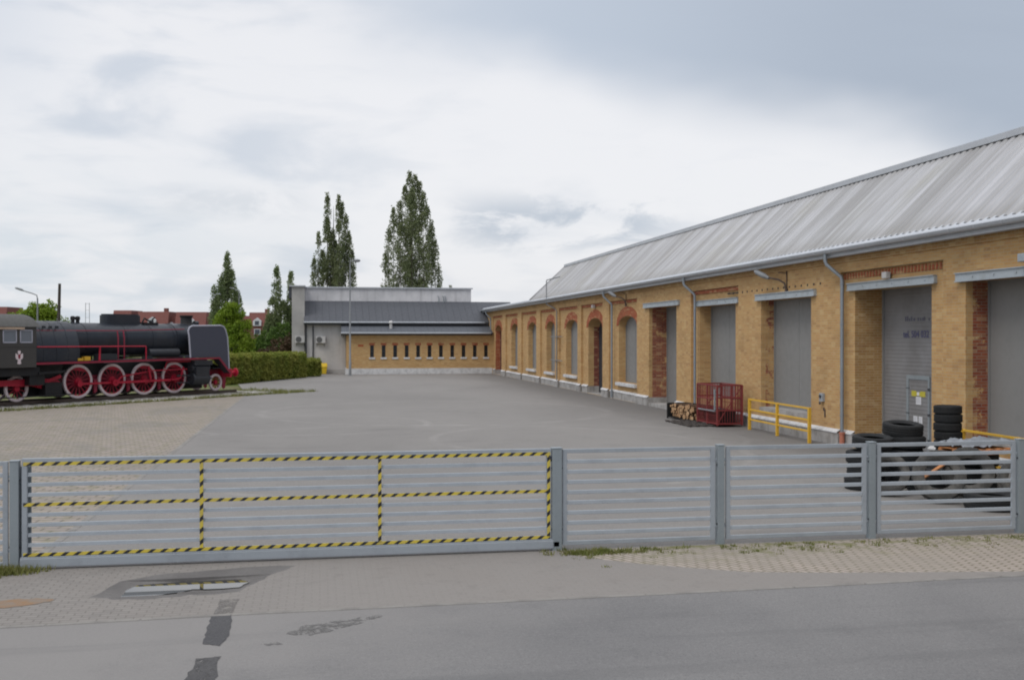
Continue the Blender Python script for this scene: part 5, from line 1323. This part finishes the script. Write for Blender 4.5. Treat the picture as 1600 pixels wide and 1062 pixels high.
def shrub(name, label, cat, loc, blobs, mt, seed, leafs=.2, n=700, group=None, trunk=True):
    random.seed(seed); t_ = thing(name, label, cat, loc, group=group); tr, cr = MB(), MB()
    for (x_, y_, z_, rx, ry, rz) in blobs:
        tr.tube([(x_ * .1, y_ * .1, -.05), (x_ * .6, y_ * .6, z_ * .5), (x_, y_, z_ + rz * .3)], [.08, .05, .02], 6)
        nn = int(n * (rx * ry * rz) ** .66); k_ = max(6, nn // 22)
        for _ in range(k_):
            d_ = Vector((random.gauss(0, 1), random.gauss(0, 1), random.gauss(0, 1))).normalized() * random.uniform(.45, 1.02)
            leaves(cr, (x_ + d_.x * rx, y_ + d_.y * ry, z_ + d_.z * rz), 22, (.22 * rx ** .5 + .08,) * 3, leafs)
    tr.build('trunk', M['bark'], t_, True); cr.build('crown', mt, t_, fix=False); return t_
shrub('spring_bush', 'bright yellow-green leafy tree just behind the locomotive front', 'tree', (-7.8, 98, 0), [(0, 0, 2.6, 1.9, 1.6, 2.0), (-.5, 0, 4.6, 1.1, 1.0, 1.4), (.7, .2, 4.2, 1.0, 1.0, 1.4), (-.1, 0, 5.6, .8, .8, .9), (-1.3, 0, 1.8, .9, 1, 1.4), (1.3, 0, 1.9, .8, 1, 1.5)], M['bright'], 21, .19, 1500)
shrub('leafy_tree', 'round fresh-green tree behind the locomotive cab', 'tree', (-29, 117, 0), [(-.6, 0, 4.2, 2.2, 2, 2.2), (1.6, 0, 4.0, 1.8, 1.6, 1.9), (-2.1, 0, 4.3, 1.4, 1.4, 1.5), (.3, 0, 5.6, 1.9, 1.3, 1.2), (1.2, 0, 6.0, 1.0, .9, 1.0), (2.8, 0, 3.4, 1.1, 1, 1.4)], M['bright'], 22, .24, 900)
shrub('copper_shrub', 'reddish brown shrub at the left corner of the concrete hall', 'shrub', (-4.0, 103, 0), [(0, 0, 1.6, 1.2, 1, 1.6), (1.0, 0, 1.9, .8, .8, 1.9), (-1.3, 0, 1.3, .9, .9, 1.1)], M['reddish'], 23, .2, 900)
shrub('green_shrub', 'dark green shrub between the bright tree and the reddish shrub', 'shrub', (-5.6, 106, 0), [(0, 0, 2.0, 1.2, 1.1, 1.9), (-1.2, 0, 1.6, 1.0, 1, 1.6), (1.2, .5, 2.4, 1.1, 1, 1.9)], M['midgreen'], 24, .22, 900)
shrub('green_shrub', 'green shrub tucked against the left side of the concrete hall', 'shrub', (-3.5, 108, 0), [(0, 0, 3.0, 1.0, 1, 2.2), (-.9, 0, 2.0, 1.0, 1, 1.9)], M['midgreen'], 25, .22, 800)
shrub('poplar_tip', 'small treetop showing over the right end of the concrete hall', 'tree', (16.6, 135, 0), [(0, 0, 8.0, .45, .45, 2.2), (.3, 0, 6.5, .7, .6, 2.2)], M['poplar'], 26, .24, 900)
def hedge(label, P0, P1, h, th, seed, n, name='hedge'):
    random.seed(seed); P0, P1 = Vector((*P0, 0)), Vector((*P1, 0)); L = (P1 - P0).length; dr = (P1 - P0).normalized(); nr = Vector((-dr.y, dr.x, 0))
    t_ = thing(name, label, 'hedge', tuple(P0)); cr = MB(); core = MB()
    a, b = dr * .12, dr * (L - .12)
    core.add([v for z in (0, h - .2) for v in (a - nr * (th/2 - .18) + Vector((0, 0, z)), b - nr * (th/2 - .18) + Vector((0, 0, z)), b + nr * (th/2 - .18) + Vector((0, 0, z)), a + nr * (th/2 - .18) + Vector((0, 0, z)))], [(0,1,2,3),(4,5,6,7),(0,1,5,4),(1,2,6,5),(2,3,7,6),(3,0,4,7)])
    core.build('dark_core', M['core'], t_)  # solid box inside; its near-black colour stands for shade between the leaves
    for _ in range(n):
        s_ = random.uniform(0, L); r_ = random.random()
        bulge = .10 * mnoise.noise((s_ * .9, seed, 0)); top = h + .10 * mnoise.noise((s_ * .8, seed, 5)) 
        if r_ < .62: u_, z_ = (th / 2 + bulge) * (-1 if random.random() < .8 else 1) + random.gauss(0, .07), random.uniform(.03, top)
        elif r_ < .90: u_, z_ = random.uniform(-th/2, th/2), top + random.gauss(0, .06)
        else: u_, z_, s_ = random.uniform(-th/2, th/2), random.uniform(.03, top), random.choice((0, L)) + random.gauss(0, .07)
        p = dr * s_ + nr * u_
        leaves(cr, (p.x, p.y, z_), 5, (.12, .12, .12), .13)
    cr.build('foliage', M['hedge'], t_, fix=False); return t_
hedge('clipped yellow-green hedge running from the locomotive to the hall', (-6.9, 75.8), (-1.7, 88.0), 1.93, 1.2, 31, 7000)
hedge('short bright green clipped bush at the end of the long hedge', (-1.35, 89.3), (-.35, 90.4), 1.35, 1.1, 32, 1000, 'bush')

# ------------------------------------------------------------------ masts and lamps
lm = thing('lamp_post', 'tall grey lamp post standing before the corner of the brick annex', 'lamp post', (2.52, 91.2, 0))
MB().tube([(0, 0, 0), (0, 0, 1.2), (0, 0, 1.25), (0, 0, 9.7)], [.11, .11, .085, .05], 12).box((-.2, -.2, 0), (.2, .2, .04)).build('pole', M['grey_metal'], lm, True)
MB().tube([(0, 0, 9.65), (.1, 0, 9.75), (.35, 0, 9.80)], .035, 8).build('arm', M['grey_metal'], lm, True)
MB().lathe([(.02, 0), (.12, .05), (.14, .35), (.08, .55), (0, .58)], (.3, 0, 9.82), 'X', 12).build('lamp_head', M['grey_metal'], lm, True)
lm = thing('street_lamp', 'slim grey street lamp with a curved arm before the green tree', 'street lamp', (-23.7, 95.8, 0))
MB().tube([(0, 0, 0), (0, 0, 6.6)], [.10, .06], 10).build('pole', M['grey_metal'], lm, True)
MB().tube([(0, 0, 6.5), (-.05, 0, 6.85), (-.4, 0, 7.0), (-1.2, 0, 7.25)], .045, 8).build('arm', M['grey_metal'], lm, True)
MB().tube([(-1.1, 0, 7.22), (-1.25, 0, 7.30), (-1.7, 0, 7.45), (-1.8, 0, 7.46)], [.05, .10, .09, .03], 10).build('lamp_head', M['grey_metal'], lm, True)
lm = thing('street_lamp', 'thin street lamp seen beside the pointed poplar', 'street lamp', (-8.2, 112.0, 0))
MB().tube([(0, 0, 0), (0, 0, 7.9)], [.09, .05], 8).build('pole', M['grey_metal'], lm, True)
MB().tube([(0, 0, 7.8), (-.1, 0, 8.1), (-.5, 0, 8.25)], .04, 8).build('arm', M['grey_metal'], lm, True)
MB().tube([(-.45, 0, 8.23), (-.6, 0, 8.3), (-.95, 0, 8.36)], [.04, .09, .04], 8).build('lamp_head', M['grey_metal'], lm, True)
o = MB().tube([(-.12, 0, 0), (.04, 0, 4), (.14, 0, 8.1)], [.17, .15, .12], 10).build('wooden_pole', M['old_wood'], smooth=True); o.location = (-23.2, 100.8, 0); tag(o, 'dark leaning wooden pole standing right of the green tree', 'pole')
mt_ = MB()
for sx in (-.3, .3):
    mt_.tube([(sx, 0, 0), (sx * .8, 0, 8.0)], .035, 6)
for z in (5, 6, 7, 7.9): mt_.bar((-.28, 0, z), (.28, 0, z), .03)
o = mt_.build('signal_mast', M['grey_metal']); o.location = (-31.2, 152, 0); tag(o, 'faint twin-legged mast far behind the boiler', 'mast')

# ------------------------------------------------------------------ far red-roofed houses (row seen over the boiler)
M['tile'] = paint('red_tile', (.19, .08, .07), .8, 0, .25, (.20, .07, .055), .3, .2)
M['far_brick'] = paint('far_brick', (.18, .08, .068), .9, 0, .2, (.18, .08, .06), .3, .2)
M['far_white'] = paint('far_white', (.55, .56, .58), .8, 0, .1, (.4, .4, .42), .5, .2)
M['far_glass'] = mat('far_glass', (.06, .07, .09), .2)
def far(r, d): return (r * cos(TH) + d * sin(TH), -r * sin(TH) + d * cos(TH))
def house(px0, px1, ztop, d, label, dorm=1, chim=False):
    r0, r1 = (px0 - 800) / 1650 * d, (px1 - 800) / 1650 * d; wd = r1 - r0
    x, y = far(r0, d); t_ = thing('row_house', label, 'house', (x, y, 0), -TH, 'red-roofed houses in the distance')
    ze = ztop - 3.3
    MB().box((0, 0, 0), (wd, 10, ze)).build('wall', M['far_brick'], t_)
    MB().add([(0, -.1, ze), (wd, -.1, ze), (wd, 1.1, ztop), (0, 1.1, ztop), (0, 10, ze), (wd, 10, ze), (wd, 8.6, ztop), (0, 8.6, ztop)], [(0,1,2,3),(3,2,6,7),(7,6,5,4),(0,3,7,4),(1,5,6,2)]).build('roof', M['tile'], t_)
    if chim: MB().box((wd * .7, 4, ztop), (wd * .7 + .9, 5, ztop + .9)).build('chimney', M['far_brick'], t_)
    n = max(1, int(wd / 4.2))
    for i in range(n):
        cx = wd * (i + .5) / n
        dm_ = MB().prism([(cx - .95, ze + .1), (cx + .95, ze + .1), (cx + .95, ze + 1.3), (cx, ze + 2.0), (cx - .95, ze + 1.3)], lambda u, v, h: (u, h, v), -.35, 1.0).build('dormer', M['far_white'], t_)
        sub(MB().box((cx - .5, -.37, ze + .3), (cx + .5, -.352, ze + 1.25)).build('pane', M['far_glass']), dm_)
        for z_ in (ze - 2.0, ze - 4.8):
            if z_ > .3:
                wf = MB().box((cx - .75, -.06, z_), (cx + .75, -.002, z_ + 1.4)).build('window', M['far_white'], t_)
                sub(MB().box((cx - .6, -.075, z_ + .15), (cx + .6, -.062, z_ + 1.25)).build('pane', M['far_glass']), wf)
D0 = 250
house(175, 203, 9.8, D0, 'red-roofed house at the left end of the far row, above the dome')
house(203.3, 213, 8.6, D0 + 2, 'narrow low link between the first two far red-roofed houses')
house(213.3, 262, 9.5, D0, 'wide red-roofed house above the middle of the boiler', chim=True)
house(262.3, 273, 8.3, D0 + 2, 'narrow low link left of the house above the chimney')
house(273.3, 321, 9.4, D0, 'wide red-roofed house above the locomotive chimney')
house(321.3, 345, 8.4, D0 + 2, 'low red-roofed house half hidden by the bright green tree')
house(388, 416, 9.3, D0, 'red-roofed house between the bright tree and the narrow poplar', chim=True)
house(345.3, 387.7, 8.6, D0 + 4, 'red-roofed house showing just right of the bright tree')
house(-30, 8, 10.2, 235, 'red-roofed house at the far left edge above the cab')
# low back greenery closing the horizon
random.seed(77)
bk = MB()
for i in range(1100):
    r_ = -330 + 350 * random.random(); d_ = random.uniform(150, 200); x, y = far(r_, d_)
    leaves(bk, (x, y, random.uniform(.2, 2.6) * (1.0 if r_ > -125 else 1.6)), 26, (1.6, 1.6, 1.2), .75)
o = bk.build('distant_shrubs', M['midgreen'], fix=False); tag(o, 'low mass of distant shrubs closing the horizon behind the yard', 'shrubs', kind='stuff')
